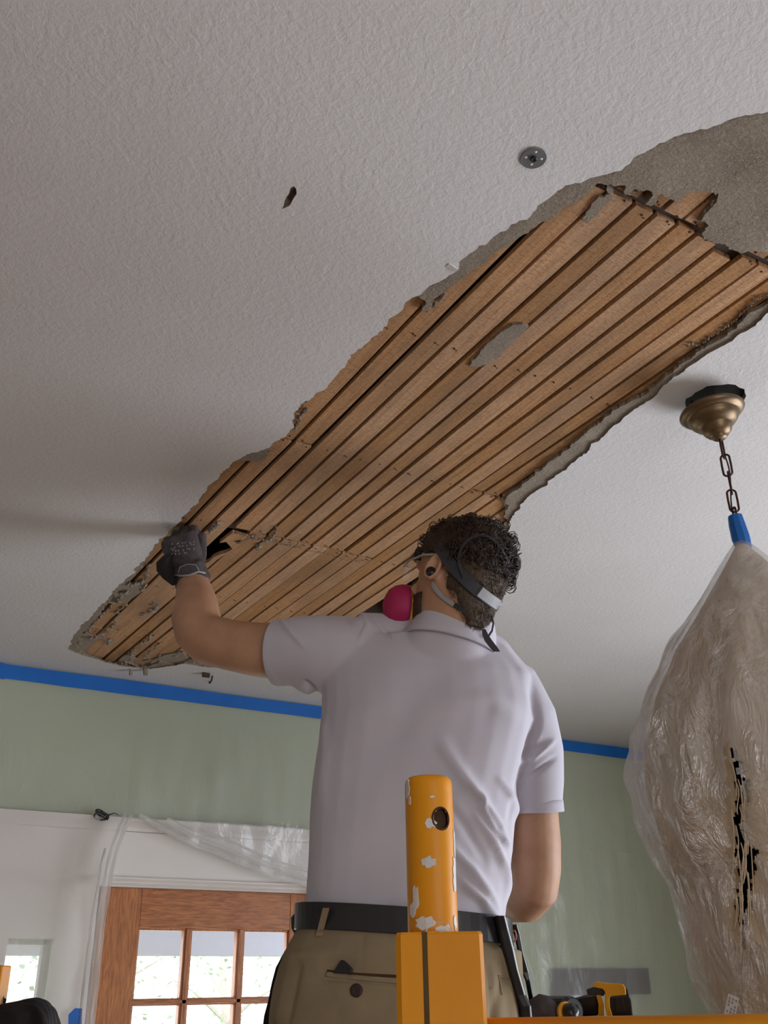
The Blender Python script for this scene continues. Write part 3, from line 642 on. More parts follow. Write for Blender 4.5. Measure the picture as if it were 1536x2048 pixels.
bw = MB(); bw.tube([(AX[0]-.002, AX[1], CZ+.700), (AX[0]-.001, AX[1], CZ+.685), (AX[0]+.002, AX[1], CZ+.660), (AX[0]+.006, AX[1], CZ+.640)], [.0118, .0135, .0150, .0125], 9); tag(bw.build('tape_wrap', M['tape'], ch, bevel=.001), '', ''); o = bpy.data.objects['tape_wrap']; del o['category']; o['label'] = 'blue tape wrapped around the lower chain'
br = MB(); br.tube([(AX[0], AX[1], CZ+.64), (AX[0], AX[1], CZ+.5), (AX[0], AX[1], CZ+.30), (AX[0], AX[1], CZ-.05)], [.010, .016, .03, .012], 16)
for k in range(6):
    a = k*PI/3; u = np.array([math.cos(a), math.sin(a), 0]); c0 = np.array([AX[0], AX[1], CZ+.10])
    br.tube([c0, c0+u*.06-ZU*.04, c0+u*.12-ZU*.01, c0+u*.145+ZU*.06], .006, 8); br.lathe(c0+u*.145+ZU*.06, ZU, [(.004, 0), (.02, .004), (.014, .01), (.012, .07), (.0, .09)], 10)
br.build('chandelier_arms', M['chain'], ch, smooth=True)
def bag_r(tab, z): zs = [p[0] for p in tab]; return float(np.interp(z, zs[::-1], [p[1] for p in tab][::-1]))
fab = [(.648, .008), (.63, .020), (.60, .040), (.55, .074), (.475, .128), (.40, .165), (.33, .188), (.27, .192), (.2, .184), (.1, .167), (0, .150), (-.08, .128), (-.15, .09), (-.2, .04), (-.21, .01)]
pla = [(.652, .010), (.63, .028), (.60, .050), (.55, .086), (.475, .146), (.40, .190), (.34, .216), (.28, .226), (.22, .222), (.17, .205), (.13, .186), (.09, .178), (0, .168), (-.08, .140), (-.15, .10), (-.2, .05), (-.215, .012)]
# direction of the slit as seen from the room
slit_a0 = math.atan2(-FH[1]*.97-RH[1]*.2, -FH[0]*.97-RH[0]*.2)
def bag(tab, n, mz, f1, f2, sd, slit=False):
    zs = np.linspace(tab[0][0], tab[-1][0], mz); V = []; 
    ph = np.random.default_rng(sd).uniform(0, 6, 8)
    for z in zs:
        r0 = bag_r(tab, z); d = .65-z
        for k in range(n):
            a = 2*PI*k/n
            wv = f1*(math.sin(5*a+ph[0]+d*3)+.8*math.sin(9*a+ph[1]-d*5)+.5*math.sin(16*a+ph[2]+d*9))+f2*(math.sin(23*a+ph[3]+d*30)+math.sin(d*44+3*a+ph[4])*.8+.8*math.sin(31*a-d*60+ph[5]))
            r_ = r0*(1+wv*min(1, d*6))
            V.append((AX[0]+r_*math.cos(a), AX[1]+r_*math.sin(a), CZ+z))
    V = np.array(V); F = []; pj = proj(V)
    for i in range(mz-1):
        for k in range(n):
            k2 = (k+1) % n; q = (i*n+k, i*n+k2, (i+1)*n+k2, (i+1)*n+k)
            if slit:
                c = V[list(q)].mean(0); a = math.atan2(c[1]-AX[1], c[0]-AX[0]); zz = c[2]-CZ; da = (a-SAz(zz)+PI) % (2*PI)-PI
                wdt = float(np.interp(zz, [.035, .06, .10, .13, .155, .17, .20, .24, .275, .29], [0, .02, .055, .065, .095, .03, .05, .045, .02, 0])); wdt *= slit*(1+.3*math.sin(zz*300))
                if abs(da-.02*math.sin(zz*60)) < wdt: continue
            F.append(q)
    return V, F
# angle of the slit: solve for the pixel column of the tear
best = None
for a in np.linspace(0, 2*PI, 720):
    p = np.array([AX[0]+.18*math.cos(a), AX[1]+.18*math.sin(a), CZ+.15]); x, y, tt = proj(p)
    if tt < FW@(np.array([AX[0], AX[1], CZ+.15])-ORG) and (best is None or abs(x-1484) < best[0]): best = (abs(x-1484), a)
def sa_at(z, r_):
    p0 = np.array([AX[0], AX[1], CZ+z]); tc = FW@(p0-ORG); bst = None
    for a in np.linspace(0, 2*PI, 240):
        p = p0+np.array([r_*math.cos(a), r_*math.sin(a), 0]); x, y, tt = proj(p); tx = np.interp(y, [1480, 1640, 1740, 1900], [1476, 1486, 1492, 1486])
        if tt < tc and (bst is None or abs(x-tx) < bst[0]): bst = (abs(x-tx), a)
    return bst[1]
_zz = np.linspace(-.05, .36, 22); _sa = np.unwrap([sa_at(z, bag_r(fab, z)) for z in _zz])
def SAz(z): return float(np.interp(z, _zz, _sa))
SA = best[1]
V, F = bag(fab, 260, 180, .024, .005, 2, 1.0)
m = MB(); m.add(V, F); cl = m.build('cloth_cover', M['cloth'], ch, smooth=True, label='beige dust sheet with a long frayed tear')
md = cl.modifiers.new('s', 'SOLIDIFY'); md.thickness = .0012
th = MB(); q = np.random.default_rng(12)
for k in range(40):
    z0 = q.uniform(.0, .27); a0 = SAz(z0)+q.uniform(-.07, .07); P = []; rr = bag_r(fab, z0)+.003; ln = q.uniform(.03, .10)
    dd = SAz(z0-ln)-SAz(z0)+q.uniform(-.03, .03); ff = q.uniform(2, 5)
    for s_ in np.linspace(0, 1, 9):
        z = z0-ln*s_; a = a0+dd*s_+.02*math.sin(s_*ff); r_ = bag_r(fab, z)+.004; P.append((AX[0]+r_*math.cos(a), AX[1]+r_*math.sin(a), CZ+z))
    th.tube(P, .0008, 5)
th.build('loose_thread', M['thread'], cl, smooth=True, kind='stuff')
V, F = bag(pla, 300, 200, .030, .013, 9, 1.15)
m = MB(); m.add(V, F); m.build('plastic_wrap', M['bagfilm'], ch, smooth=True, normals=False, label='clear crinkled plastic bag around the cloth')
# small printed tag at the foot of the bag
tq = C(1463, 2012, 1.12); tg = MB().box(tq, (.0065, .0006, .0115), (RH*.92-ZU*.38, FH, ZU*.92+RH*.38)); 
tg.build('printed_tag', M['tagp'], ch)
tp_ = MB()
for r_i in range(3):
    for k in range(5):
        if (r_i*5+k) % 4 == 3: continue
        tp_.box(tq-FH*.0009+(RH*.92-ZU*.38)*(-.0038+.0038*r_i)+(ZU*.92+RH*.38)*(.0072-.0036*k), (.0009, .0002, .0012), (RH*.92-ZU*.38, FH, ZU*.92+RH*.38))
tp_.build('tag_print', M['plastic'], ch)

# ------------------------------------------------------------------ scaffold in front
post = C(861, 1700, .82); pb = np.array([post[0], post[1]])
sc = thing('scaffold', (pb[0], pb[1], 0), 'chipped yellow scaffold end frame with a coupling pin, in front of the man', 'scaffold')
zt_ = (proj_z := None)
def z_at(x0y, px_y):                     # height on a vertical line through (x,y) that shows at image row px_y
    lo, hi = -1.7, 1.2
    for _ in range(40):
        mid = (lo+hi)/2
        if proj(np.array([x0y[0], x0y[1], CZ+mid]))[1] > px_y: lo = mid
        else: hi = mid
    return CZ+(lo+hi)/2
front = np.array([pb[0], pb[1]])
zpin = z_at(front, 1556); zsock = z_at(front, 1868); zrail = z_at(front, 2037)
R0 = .0208
pin = MB(); n = 48; RR = []
hz = z_at(front, 1644); ha = math.atan2(-FH[1], -FH[0])+.46
zs = list(np.linspace(zsock-.05, zpin-.006, 60))
pr_ = [(R0, z) for z in zs]+[(R0-.0008, zpin-.003), (R0-.003, zpin-.0005), (R0-.0055, zpin-.0005), (R0-.006, zpin-.004), (R0-.006, zpin-.008)]
VV = []; 
for r_, z in pr_: VV.append([(pb[0]+r_*math.cos(2*PI*k/n), pb[1]+r_*math.sin(2*PI*k/n), z) for k in range(n)])
pin.rings(VV, cap=False)
F2 = []
for f in pin.f:
    c = np.mean([pin.v[i] for i in f], 0); a = math.atan2(c[1]-pb[1], c[0]-pb[0]); da = (a-ha+PI) % (2*PI)-PI
    if (da*R0/.0078)**2+((c[2]-hz)/.0088)**2 < 1 and math.hypot(c[0]-pb[0], c[1]-pb[1]) > .010: continue
    F2.append(f)
pin.f = F2; pin.m = [0]*len(F2)
pin.build('coupling_pin', M['yellow'], sc, smooth=True)
MB().lathe((pb[0], pb[1], zsock-.04), ZU, [(R0-.003, 0), (R0-.003, zpin-zsock+.030)], 24).build('pin_bore', M['hole'], sc, smooth=True)
# hole rim ring
rg = MB(); P = []
for k in range(24):
    b = 2*PI*k/24; a = ha+.0080*math.cos(b)/R0; P.append((pb[0]+(R0+.0001)*math.cos(a), pb[1]+(R0+.0001)*math.sin(a), hz+.0090*math.sin(b)))
rg.tube(P, .0009, 6, loop=True); rg.build('hole_rim', M['hole'], sc, smooth=True)
# paint spatter on the pin
spt = MB()
def spat(da, z, wa, hz_, seed):
    q = np.random.default_rng(seed); a0 = math.atan2(-FH[1], -FH[0])+da; n = 14; P = []
    for k in range(n):
        b = 2*PI*k/n; s_ = q.uniform(.7, 1.25); a = a0+wa*s_*math.cos(b)/R0; P.append((a, z+hz_*s_*math.sin(b)))
    o = [(pb[0]+(R0+.0006)*math.cos(a), pb[1]+(R0+.0006)*math.sin(a), z_) for a, z_ in P]; i = [(pb[0]+(R0-.001)*math.cos(a), pb[1]+(R0-.001)*math.sin(a), z_) for a, z_ in P]
    spt.rings([i, o])
def zr(y): return z_at(front, y)
for i, (da, y, wa, h_) in enumerate([(.02, 1654, .005, .004), (-.15, 1730, .006, .0045), (-.75, 1800, .0035, .010), (-.95, 1822, .004, .006), (-.38, 1848, .008, .005), (.05, 1856, .011, .004), (.35, 1862, .007, .0025), (1.15, 1740, .003, .010), (1.1, 1770, .003, .008), (1.0, 1850, .002, .006), (-1.1, 1580, .003, .008), (-.95, 1605, .0015, .004), (.1, 1602, .0022, .0012), (1.3, 1690, .0025, .012)]):
    spat(da, zr(y), wa, h_, i)
spt.build('paint_spatter', M['chip'], sc)
# square socket, slightly turned, with a weld slot
sk = MB(); hw = .0345; u = RH*math.cos(-.03)+FH*math.sin(-.03); v_ = np.cross(ZU, u); c0 = np.array([pb[0], pb[1], 0])+RH*.004
out = [(-hw+.004, -hw), (-.0135, -hw), (-.0115, -hw+.003), (-.0095, -hw), (hw-.003, -hw), (hw, -hw+.003), (hw, hw), (-hw, hw), (-hw, -hw+.004)]
RR = []
for z, sc_ in ((0.02, 1), (zsock-.002, 1), (zsock, .965)): RR.append([c0+u*x*sc_+v_*y*sc_+ZU*z for x, y in out])
sk.rings(RR); sk.build('socket_post', M['yellow'], sc)
MB().box(c0-u*.0115-v_*(hw-.0005)+ZU*(zsock-.034), (.0018, .0012, .034), (u, v_, ZU)).build('weld_slot', M['seamdark'], sc)  # dark strip set into the open weld slot
def pipe(a, b, r, nm='rail'): return MB().tube([a, b], r, 20).build(nm, M['yellow'], sc, smooth=False, bevel=0)
rr_ = .0205; ra = np.array([pb[0], pb[1], zrail-rr_]); wdir = RH+FH*.02; wdir /= np.linalg.norm(wdir)
for dz in (0, -.42, -.9): 
    o = pipe(ra+wdir*.03+ZU*dz, ra+wdir*.74+ZU*dz, rr_)
    for p in o.data.polygons: p.use_smooth = True
rb = ra+wdir*.775
MB().bb((-.033, -.033, 0.02), (.033, .033, zsock)).build('socket_post', M['yellow'], sc, bevel=.003).location = (rb[0]-pb[0], rb[1]-pb[1], 0)
MB().lathe((rb[0], rb[1], zsock), ZU, [(R0, 0), (R0, zpin-zsock), (R0-.005, zpin-zsock+.002)], 24).build('coupling_pin', M['yellow'], sc, smooth=False)
for p in (pb, rb[:2]): MB().lathe((p[0], p[1], 0), ZU, [(.05, 0), (.05, .008), (.02, .012), (.02, .03)], 20).build('foot_plate', M['steel'], sc)
# second frame at far left
pf_ = C(-15, 1960, 2.25)*[1, 1, 0]; zf = z_at(pf_[:2]+RH[:2]*.02, 1931)
s2 = thing('scaffold_post', (pf_[0], pf_[1], 0), 'yellow scaffold post cut off by the left edge, with black cloth draped by it', 'scaffold')
MB().box((pf_[0], pf_[1], zf/2+.01), (.030, .030, zf/2-.01), (RH, FH, ZU)).build('square_post', M['yellow'], s2, bevel=.003)
pc = z_at(pf_[:2]+RH[:2]*.03-FH[:2]*.04, 2026)
zr2 = pc-.02
MB().tube([pf_+RH*.03+ZU*zr2, pf_+RH*.13+ZU*zr2], .02, 14).build('rail', M['yellow'], s2, smooth=True)
MB().box((pf_[0]+RH[0]*.12, pf_[1]+RH[1]*.12, zr2/2), (.014, .014, zr2/2), (RH, FH, ZU)).build('square_post', M['yellow'], s2, bevel=.003)
MB().lathe((pf_[0], pf_[1], 0), ZU, [(.05, 0), (.05, .008), (.02, .012)], 20).build('foot_plate', M['steel'], s2)
# black cloth over the short rail
bk = MB(); Rr = []; q = np.random.default_rng(5)
prf = [(-.045, .022), (-.01, .032), (.02, .036), (.05, .040), (.08, .044), (.105, .046), (.13, .041), (.15, .03), (.165, .012), (.175, -.02)]
for i, (lx, hz_) in enumerate(prf):
    c = pf_+RH*(.035+lx*.72)+ZU*(zr2-.008); ring = []
    for k in range(22):
        a = PI*k/21; w_ = .055+.006*math.sin(i*1.7+k*.9); sag = -.22 if k in (0, 21) else 0
        ring.append(c-FH*w_*math.cos(a)+ZU*((hz_+.012)*math.sin(a)**.6+.004*math.sin(k*2.1+i)) + ZU*(-.22-.02*math.sin(i) if k in (0, 21) else 0))
    Rr.append(ring)
bk.rings(Rr, closed=False, cap=False)
bo = bk.build('black_cloth', M['blackcloth'], smooth=True); tag(bo, 'black crumpled cloth draped at the lower left corner', 'cloth')
md = bo.modifiers.new('s', 'SOLIDIFY'); md.thickness = .004; md = bo.modifiers.new('u', 'SUBSURF'); md.levels = 2; md.render_levels = 2
tf = MB()
for k in range(40):
    c = C(4+RNG.normal(0, 2.5), 2003+RNG.normal(0, 7), 2.24); A = np.linalg.qr(RNG.normal(size=(3, 3)))[0]; tf.box(c, (.004, .002, .003), A)
tf.tube([C(3, 2012, 2.24), C(2, 2035, 2.24), C(8, 2060, 2.22)], [.007, .010, .01], 8); tf.build('frayed_tuft', M['blackcloth'], bo, kind='stuff')

# ------------------------------------------------------------------ work platform under the man
FLZ = CZ-.93
PLc = L(-.01, 1.60, 0)
wpf = thing('work_platform', PLc, 'plywood work platform the man stands on, below the frame', 'platform')
MB().box((PLc[0], PLc[1], FLZ-.015), (.243, .36, .015), (RH, FH, ZU)).build('deck', M['plywood'], wpf, bevel=.002)
for sx in (-1, 1):
    for sy in (-1, 1):
        c = PLc+RH*sx*.20+FH*sy*.31; MB().box((c[0], c[1], (FLZ-.03)/2), (.02, .02, (FLZ-.03)/2), (RH, FH, ZU)).build('leg', M['steel'], wpf)

# ------------------------------------------------------------------ drill and the stand it lies on
TD = 1.62
dz_ = C(1190, 2034, TD)[2]
sd = L((1190-768)/FPX*TD+.042, float(FH@C(1190, 2034, TD)), 0)
st = thing('tool_stand', (sd[0], sd[1], 0), 'low plywood tool stand behind the yellow rail, holding the drill', 'stand')
MB().box((sd[0]+FH[0]*.05, sd[1]+FH[1]*.05, dz_-.012), (.155, .09, .009), (RH, FH, ZU)).build('shelf_board', M['plywood'], st, bevel=.002)
for sx in (-1, 1):
    for sy in (-1, 1):
        c = sd+FH*.05+RH*sx*.13+FH*sy*.07; MB().box((c[0], c[1], (dz_-.021)/2), (.013, .013, (dz_-.021)/2), (RH, FH, ZU)).build('leg', M['steel'], st)
DRL = 0
dr = thing('cordless_drill', C(1160, 2034, TD), 'black and yellow cordless drill lying on its side beyond the rail', 'drill')
def D(x, y, dt=0): return C(x, y, TD+dt)
def slab(name, px, t0, t1, mat, bev=.002):
    m = MB(); m.rings([[C(x, y, t0) for x, y in px], [C(x, y, t1) for x, y in px]]); return m.build(name, mat, dr, bevel=bev)
slab('handle', [(1112,2012),(1140,1998),(1170,1990),(1196,1986),(1198,2031),(1165,2033),(1135,2035),(1116,2034)], TD-.012, TD+.035, M['plastic'], .004)
slab('battery', [(1215,1992),(1250,1990),(1262,1996),(1266,2034),(1222,2036),(1216,2020)], TD-.022, TD+.05, M['plastic'], .003)
slab('battery_clip', [(1186,1966),(1192,1964),(1246,1968),(1251,1975),(1252,1990),(1222,1992),(1219,1996),(1220,2015),(1226,2034),(1214,2034),(1210,2012),(1210,1985),(1206,1978),(1188,1974)], TD-.026, TD+.045, M['dyel'], .0015)
slab('foot_collar', [(1192,1990),(1202,1990),(1208,2010),(1208,2033),(1196,2033),(1197,2010)], TD-.018, TD+.04, M['dyel'], .001)
slab('battery_label', [(1229,1996),(1246,1994),(1250,2024),(1232,2028)], TD-.0235, TD-.020, M['plastic'], .0008)
slab('battery_edge', [(1249,1968),(1256,1980),(1266,2030),(1263,2034),(1252,1992)], TD-.020, TD+.048, M['black'], .001)
slab('foot_plate', [(1172,1979),(1186,1974),(1206,1978),(1210,1984),(1208,1992),(1175,1990)], TD-.015, TD+.03, M['greyrub'], .002)
MB().lathe(C(1132, 2022, TD-.02), -FH*.8+RH*.45, [(.0, -.045), (.018, -.045), (.023, -.04), (.023, .012), (.020, .02), (.0, .02)], 20).build('motor_housing', M['plastic'], dr, smooth=False, bevel=.001)
MB().lathe(C(1130, 2024, TD-.045), -FH*.8+RH*.45, [(.0, -.002), (.0150, -.002), (.0155, .003), (.0125, .005), (0, .005)], 24).build('clutch_ring', M['dyel'], dr, smooth=False)
MB().lathe(C(1138, 2024, TD-.050), -FH*.8+RH*.45, [(.0, 0), (.0135, 0), (.0130, .012), (.008, .016), (.0, .017)], 24).build('chuck', M['plastic'], dr, smooth=True)
slab('trigger', [(1120,2003),(1126,1998),(1133,2000),(1128,2008)], TD, TD+.02, M['plastic'], .001)
gb = MB(); q = np.random.default_rng(9)
Rr = []
for i, (x, y, rx, ry) in enumerate([(1050,2026,.004,.008),(1062,2016,.012,.013),(1080,2012,.018,.018),(1098,2014,.018,.017),(1112,2022,.012,.013),(1122,2030,.006,.007)]):
    c = C(x, y, TD-.03); Rr.append([c+UP*ry*math.cos(2*PI*k/16)*(1+.1*math.sin(k*3+i))+FW*rx*math.sin(2*PI*k/16) for k in range(16)])
gb.rings(Rr); g_o = gb.build('glove_bundle', M['glove'], smooth=True); tag(g_o, 'crumpled dark grey work glove lying left of the drill', 'glove')

# ------------------------------------------------------------------ the man
feet = L(.02, 1.60, FLZ)
man = thing('person', feet, 'man in lavender-white polo and khaki trousers, seen from behind, gloved hand on the ceiling', 'person')
def ring(c, a, b, n=28, rot=0, nrm=None, e=2.3):
    c = np.array(c, float); u = RH*math.cos(rot)+FH*math.sin(rot); v_ = np.cross(ZU, u); R = []
    for k in range(n):
        th_ = 2*PI*k/n; ca, sa = math.cos(th_), math.sin(th_)
        R.append(c+u*a*np.sign(ca)*abs(ca)**(2/e)+v_*b*np.sign(sa)*abs(sa)**(2/e))
    return R
def cpath(pts): return [C(*p[:3]) for p in pts], [p[3] for p in pts]
# torso table: px row, centre px x, t, half width px, half depth m
torso = [(1852, 806, 1.66, 206, .112), (1800, 812, 1.675, 203, .110), (1740, 816, 1.70, 203, .110), (1660, 822, 1.73, 204, .115), (1580, 832, 1.765, 208, .122), (1500, 846, 1.80, 214, .126), (1430, 856, 1.83, 214, .124), (1370, 850, 1.855, 208, .112), (1320, 838, 1.88, 188, .095), (1285, 842, 1.895, 150, .080)]
def torso_rings(dw, db):
    return [ring(C(cx, y, t_+0.0), hw_*t_/FPX+dw, b+db, rot=-.12) for y, cx, t_, hw_, b in torso]
def balls(m, pts):
    P_, r_ = cpath(pts)
    # densify with rounded ends
    m.tube(P_, r_, 20)
    for p, r in ((P_[0], r_[0]), (P_[-1], r_[-1])):
        m.lathe(p-ZU*r, ZU, [(r*math.sin(PI*k/10)+1e-5, r-r*math.cos(PI*k/10)) for k in range(11)], 16)
# arms
LA = [(700, 1312, 1.90, .058), (640, 1304, 1.905, .061), (580, 1302, 1.92, .060), (520, 1300, 1.945, .055), (460, 1290, 1.97, .052), (415, 1278, 1.995, .052), (398, 1262, 2.01, .052), (392, 1235, 2.035, .052), (392, 1205, 2.07, .046), (387, 1175, 2.105, .0375), (383, 1152, 2.120, .033)]
RA = [(1020, 1400, 1.855, .060), (1050, 1470, 1.83, .050), (1062, 1540, 1.81, .046), (1068, 1610, 1.795, .044), (1070, 1680, 1.78, .048), (1071, 1740, 1.77, .047), (1070, 1778, 1.765, .043), (1052, 1796, 1.79, .043), (1020, 1798, 1.84, .042), (970, 1790, 1.90, .036), (930, 1775, 1.94, .030)]
HC = C(919, 1164, 1.865)                                     # head centre
phi, hp = math.radians(47), math.radians(14)
Yh = -RH*math.sin(phi)+FH*math.cos(phi); Yh = Yh*math.cos(hp)+ZU*math.sin(hp)
Xh = RH*math.cos(phi)+FH*math.sin(phi); Xh = Xh*math.cos(.10)-ZU*math.sin(.10)
Xh -= Yh*(Xh@Yh); Xh /= np.linalg.norm(Xh); Zh = np.cross(Xh, Yh)
HS = .96
def HP(x, y, z): return HC+(Xh*x+Yh*y+Zh*z)*HS
htab = [(.118, .020, .025, .018), (.112, .045, .055, .040), (.095, .072, .080, .060), (.065, .088, .094, .073), (.035, .092, .098, .0765), (.010, .089, .097, .0765), (-.020, .087, .090, .074), (-.045, .087, .078, .070), (-.068, .086, .078, .064), (-.088, .082, .075, .058), (-.104, .072, .072, .052), (-.118, .050, .066, .044)]
def head_rings(off=0, z_min=-1, n=36):
    R = []
    for z, yf, yb, xs_ in htab:
        if z < z_min: continue
        r = []
        for k in range(n):
            a = 2*PI*k/n; sa, ca = math.sin(a), math.cos(a); y = (yf+off)*sa if sa > 0 else (yb+off)*sa
            r.append(HP((xs_+off)*np.sign(ca)*abs(ca)**.92, y, z+(off if z > .08 else 0)))
        R.append(r)
    return R
body = MB()
body.rings(torso_rings(-.014, -.014)); balls(body, LA); balls(body, RA)
body.rings(head_rings())
# neck
nb = C(903, 1285, 1.866)
body.tube([HP(0, -.010, -.02), HP(0, -.020, -.07), (HP(0, -.024, -.10)+nb)/2, nb, C(885, 1330, 1.875)], [.054, .052, .051, .052, .058], 24)
# nose, brow, lips, chin
body.tube([HP(0, .088, .012), HP(0, .101, -.008), HP(0, .113, -.030), HP(0, .100, -.040)], [.006, .009, .013, .010], 12)
for s_ in (-1, 1):
    body.tube([HP(s_*.012, .093, .022), HP(s_*.030, .090, .026), HP(s_*.048, .078, .022)], [.007, .008, .006], 10)
    body.tube([HP(s_*.030, .080, -.030), HP(s_*.05, .066, -.030)], [.014, .012], 10)
body.tube([HP(-.022, .083, -.062), HP(0, .094, -.062), HP(.022, .083, -.062)], [.004, .0075, .004], 10)
body.tube([HP(-.014, .072, -.096), HP(.014, .072, -.096)], [.015, .015], 10)
# ears
def ear(s_):
    P = []; 
    for k in range(15):
        a = -.5*PI+2*PI*k/14*.93; P.append(HP(s_*(.079+.009*(math.cos(a+2.4)*.5+.5)+.006), -.004-.014*math.cos(a)-.003*math.sin(a), -.002+.026*math.sin(a)))
    body.tube(P, .0044, 8)
    body.box(HP(s_*.080, -.002, -.006), (.003, .011, .020), (Xh*.92+s_*-Yh*.35, Yh*.92+Xh*s_*.35, Zh))
ear(-1); ear(1)
# legs and hips skin under the trousers
hipc = C(803, 1852, 1.66)
def leg_pts(s_, extra=0):
    top = hipc+RH*s_*.095-ZU*.12; kn_ = np.array([feet[0], feet[1], 0])+RH*s_*.13+FH*.06+ZU*(FLZ+.50); an = np.array([feet[0], feet[1], 0])+RH*s_*.14-FH*.02+ZU*(FLZ+.09)
    return [top+ZU*.03, top-ZU*.12, (top+kn_)/2, kn_, (kn_*.55+an*.45)-FH*.02, an], [.088+extra, .086+extra, .074+extra, .058+extra, .055+extra, .042+extra]
for s_ in (-1, 1):
    a, b = leg_pts(s_); body.tube(a, b, 18)
body.rings([ring(hipc+ZU*.03, .165, .10), ring(hipc-ZU*.10, .178, .115), ring(hipc-ZU*.2, .15, .10)])
# bare right hand (in front of him), loosely curled
def hand(m, W, d, s, nrm, curl=(.5, .6, .5), r0=.0088, thumb=1, ext=0, tuck=0):
    d = d/np.linalg.norm(d); nrm = nrm-d*(nrm@d); nrm /= np.linalg.norm(nrm); s = np.cross(d, nrm)*thumb
    m.tube([W-d*.02, W+d*.01, W+d*.04, W+d*.075, W+d*.09], [(.026+ext, .020+ext), (.030+ext, .019+ext), (.039+ext, .017+ext), (.042+ext, .015+ext), (.038+ext, .011+ext)], 20, ref=s)
    lens = [.068, .076, .071, .056]
    for i, ln in enumerate(lens):
        p = W+d*(.082-.004*abs(i-1.3))+s*(.030-.0200*i); dd = d+s*(.10-.07*i); dd /= np.linalg.norm(dd); P = [p-dd*.02, p]; ang = 0
        for j, fr in enumerate((.45, .30, .25)):
            ang += curl[j]; q = dd*math.cos(ang)-nrm*math.sin(ang); p = p+q*ln*fr; P.append(p)
        m.tube(P, [r0*1.05+ext, r0*1.05+ext, r0+ext, r0*.95+ext, r0*.8+ext], 12)
    p = W+d*.018+s*.026; q = d*(.55+.2*tuck)+s*(.75-.55*tuck)-nrm*(.35+.5*tuck); q /= np.linalg.norm(q); q2 = d*.9+s*.25-nrm*.35; q2 /= np.linalg.norm(q2)
    m.tube([p-q*.012, p+q*.028, p+q*.028+q2*.026, p+q*.028+q2*.048], [.013+ext, .0115+ext, .0102+ext, .0085+ext], 12)
hand(body, C(925, 1773, 1.945), C(880, 1740, 2.0)-C(925, 1773, 1.945), None, -RH+ZU*.2, (.5, .7, .6), thumb=-1)
# left hand core inside the glove
Wl = C(381, 1148, 2.120); Dl = C(362, 1092, 2.125)-Wl
hand(body, Wl, Dl, None, -FW*1.0-UP*.25, (.95, 1.1, .8), .0075, thumb=1, ext=-.002, tuck=1)
bo_ = body.build('body', M['skin'], man); remesh(bo_, .0042, 5)
for s_ in (-1, 1):
    e_ = MB().lathe(HP(s_*.031, .071, .006)-Yh*.012, Yh, [(.012*math.sin(PI*k/8)+1e-5, .012-.012*math.cos(PI*k/8)) for k in range(9)], 16).build('eye', M['paper'], man, smooth=True)
    MB().lathe(HP(s_*.031, .0715, .006)+Yh*.0105, Yh, [(.0055, 0), (.004, .0012), (0, .0016)], 16).build('iris', M['maroon'], e_, smooth=True)

# glove on the raised hand
gm = MB(); hand(gm, Wl, Dl, None, -FW*1.0-UP*.25, (.95, 1.1, .8), .0088, thumb=1, ext=.0022, tuck=1)
d_ = Dl/np.linalg.norm(Dl)
gm.tube([Wl-d_*.022, Wl-d_*.005, Wl+d_*.02], [.041, .039, .036], 20)
go = gm.build('glove', M['glove'], man, label='dark grey knit work glove on the raised left hand'); remesh(go, .0028, 3)
cf = MB()
cf.tube([C(x, y, t_) for x, y, t_ in [(349,1150,2.092),(362,1152,2.077),(380,1150,2.070),(397,1143,2.077),(410,1146,2.095)]], .0022, 8)
cf.tube([C(x, y, t_) for x, y, t_ in [(356,1146,2.082),(360,1134,2.080),(375,1128,2.076),(392,1130,2.078),(398,1141,2.080)]], .0010, 6)
cf.build('cuff_edge', M['strap'], go, smooth=True, label='light stitched cuff edge')
fl = MB(); Rr = []
for i, (x, y, w_) in enumerate([(345,1108,.002),(334,1112,.012),(328,1124,.020),(331,1140,.024),(340,1154,.020),(350,1166,.006)]):
    c = C(x, y, 2.10); Rr.append([c+RT*w_*math.cos(2*PI*k/14)*.8+FW*.024*math.sin(2*PI*k/14)+UP*.004*math.sin(2*PI*k/14) for k in range(14)])
fl.rings(Rr); fl.build('loose_cuff_flap', M['blackcloth'], go, smooth=True)
kb = MB(); q = np.random.default_rng(4)
for k in range(26):
    x = 345+(k % 7)*7+q.normal(0, 1.5); y = 1088+(k//7)*7-(x-345)*.12+q.normal(0, 1); c = C(x, y, 2.098); kb.box(c, (.0018, .0009, .0007), (RT*.6+UP*.8, RT*.8-UP*.6, FW))
kb.build('printed_mark', M['strap'], go)

# ---- polo shirt
shirt = MB()
shirt.rings(torso_rings(0, 0))
def sl(pts):
    P_, r_ = cpath(pts); shirt.tube(P_, r_, 28)
sl([(800, 1340, 1.89, .070), (740, 1322, 1.895, .082), (680, 1312, 1.90, .080), (630, 1306, 1.905, .074), (590, 1304, 1.915, .069), (560, 1305, 1.925, .0665)])
sl([(900, 1360, 1.87, .070), (960, 1372, 1.865, .082), (1008, 1400, 1.855, .082), (1040, 1450, 1.835, .074), (1058, 1510, 1.82, .065), (1068, 1570, 1.805, .057), (1072, 1621, 1.792, .0505)])
# shoulder slopes and upper back
sl([(905, 1290, 1.88, .062), (960, 1335, 1.875, .072), (1000, 1385, 1.86, .070)])
sl([(880, 1285, 1.89, .062), (800, 1292, 1.90, .066), (720, 1292, 1.905, .066)])
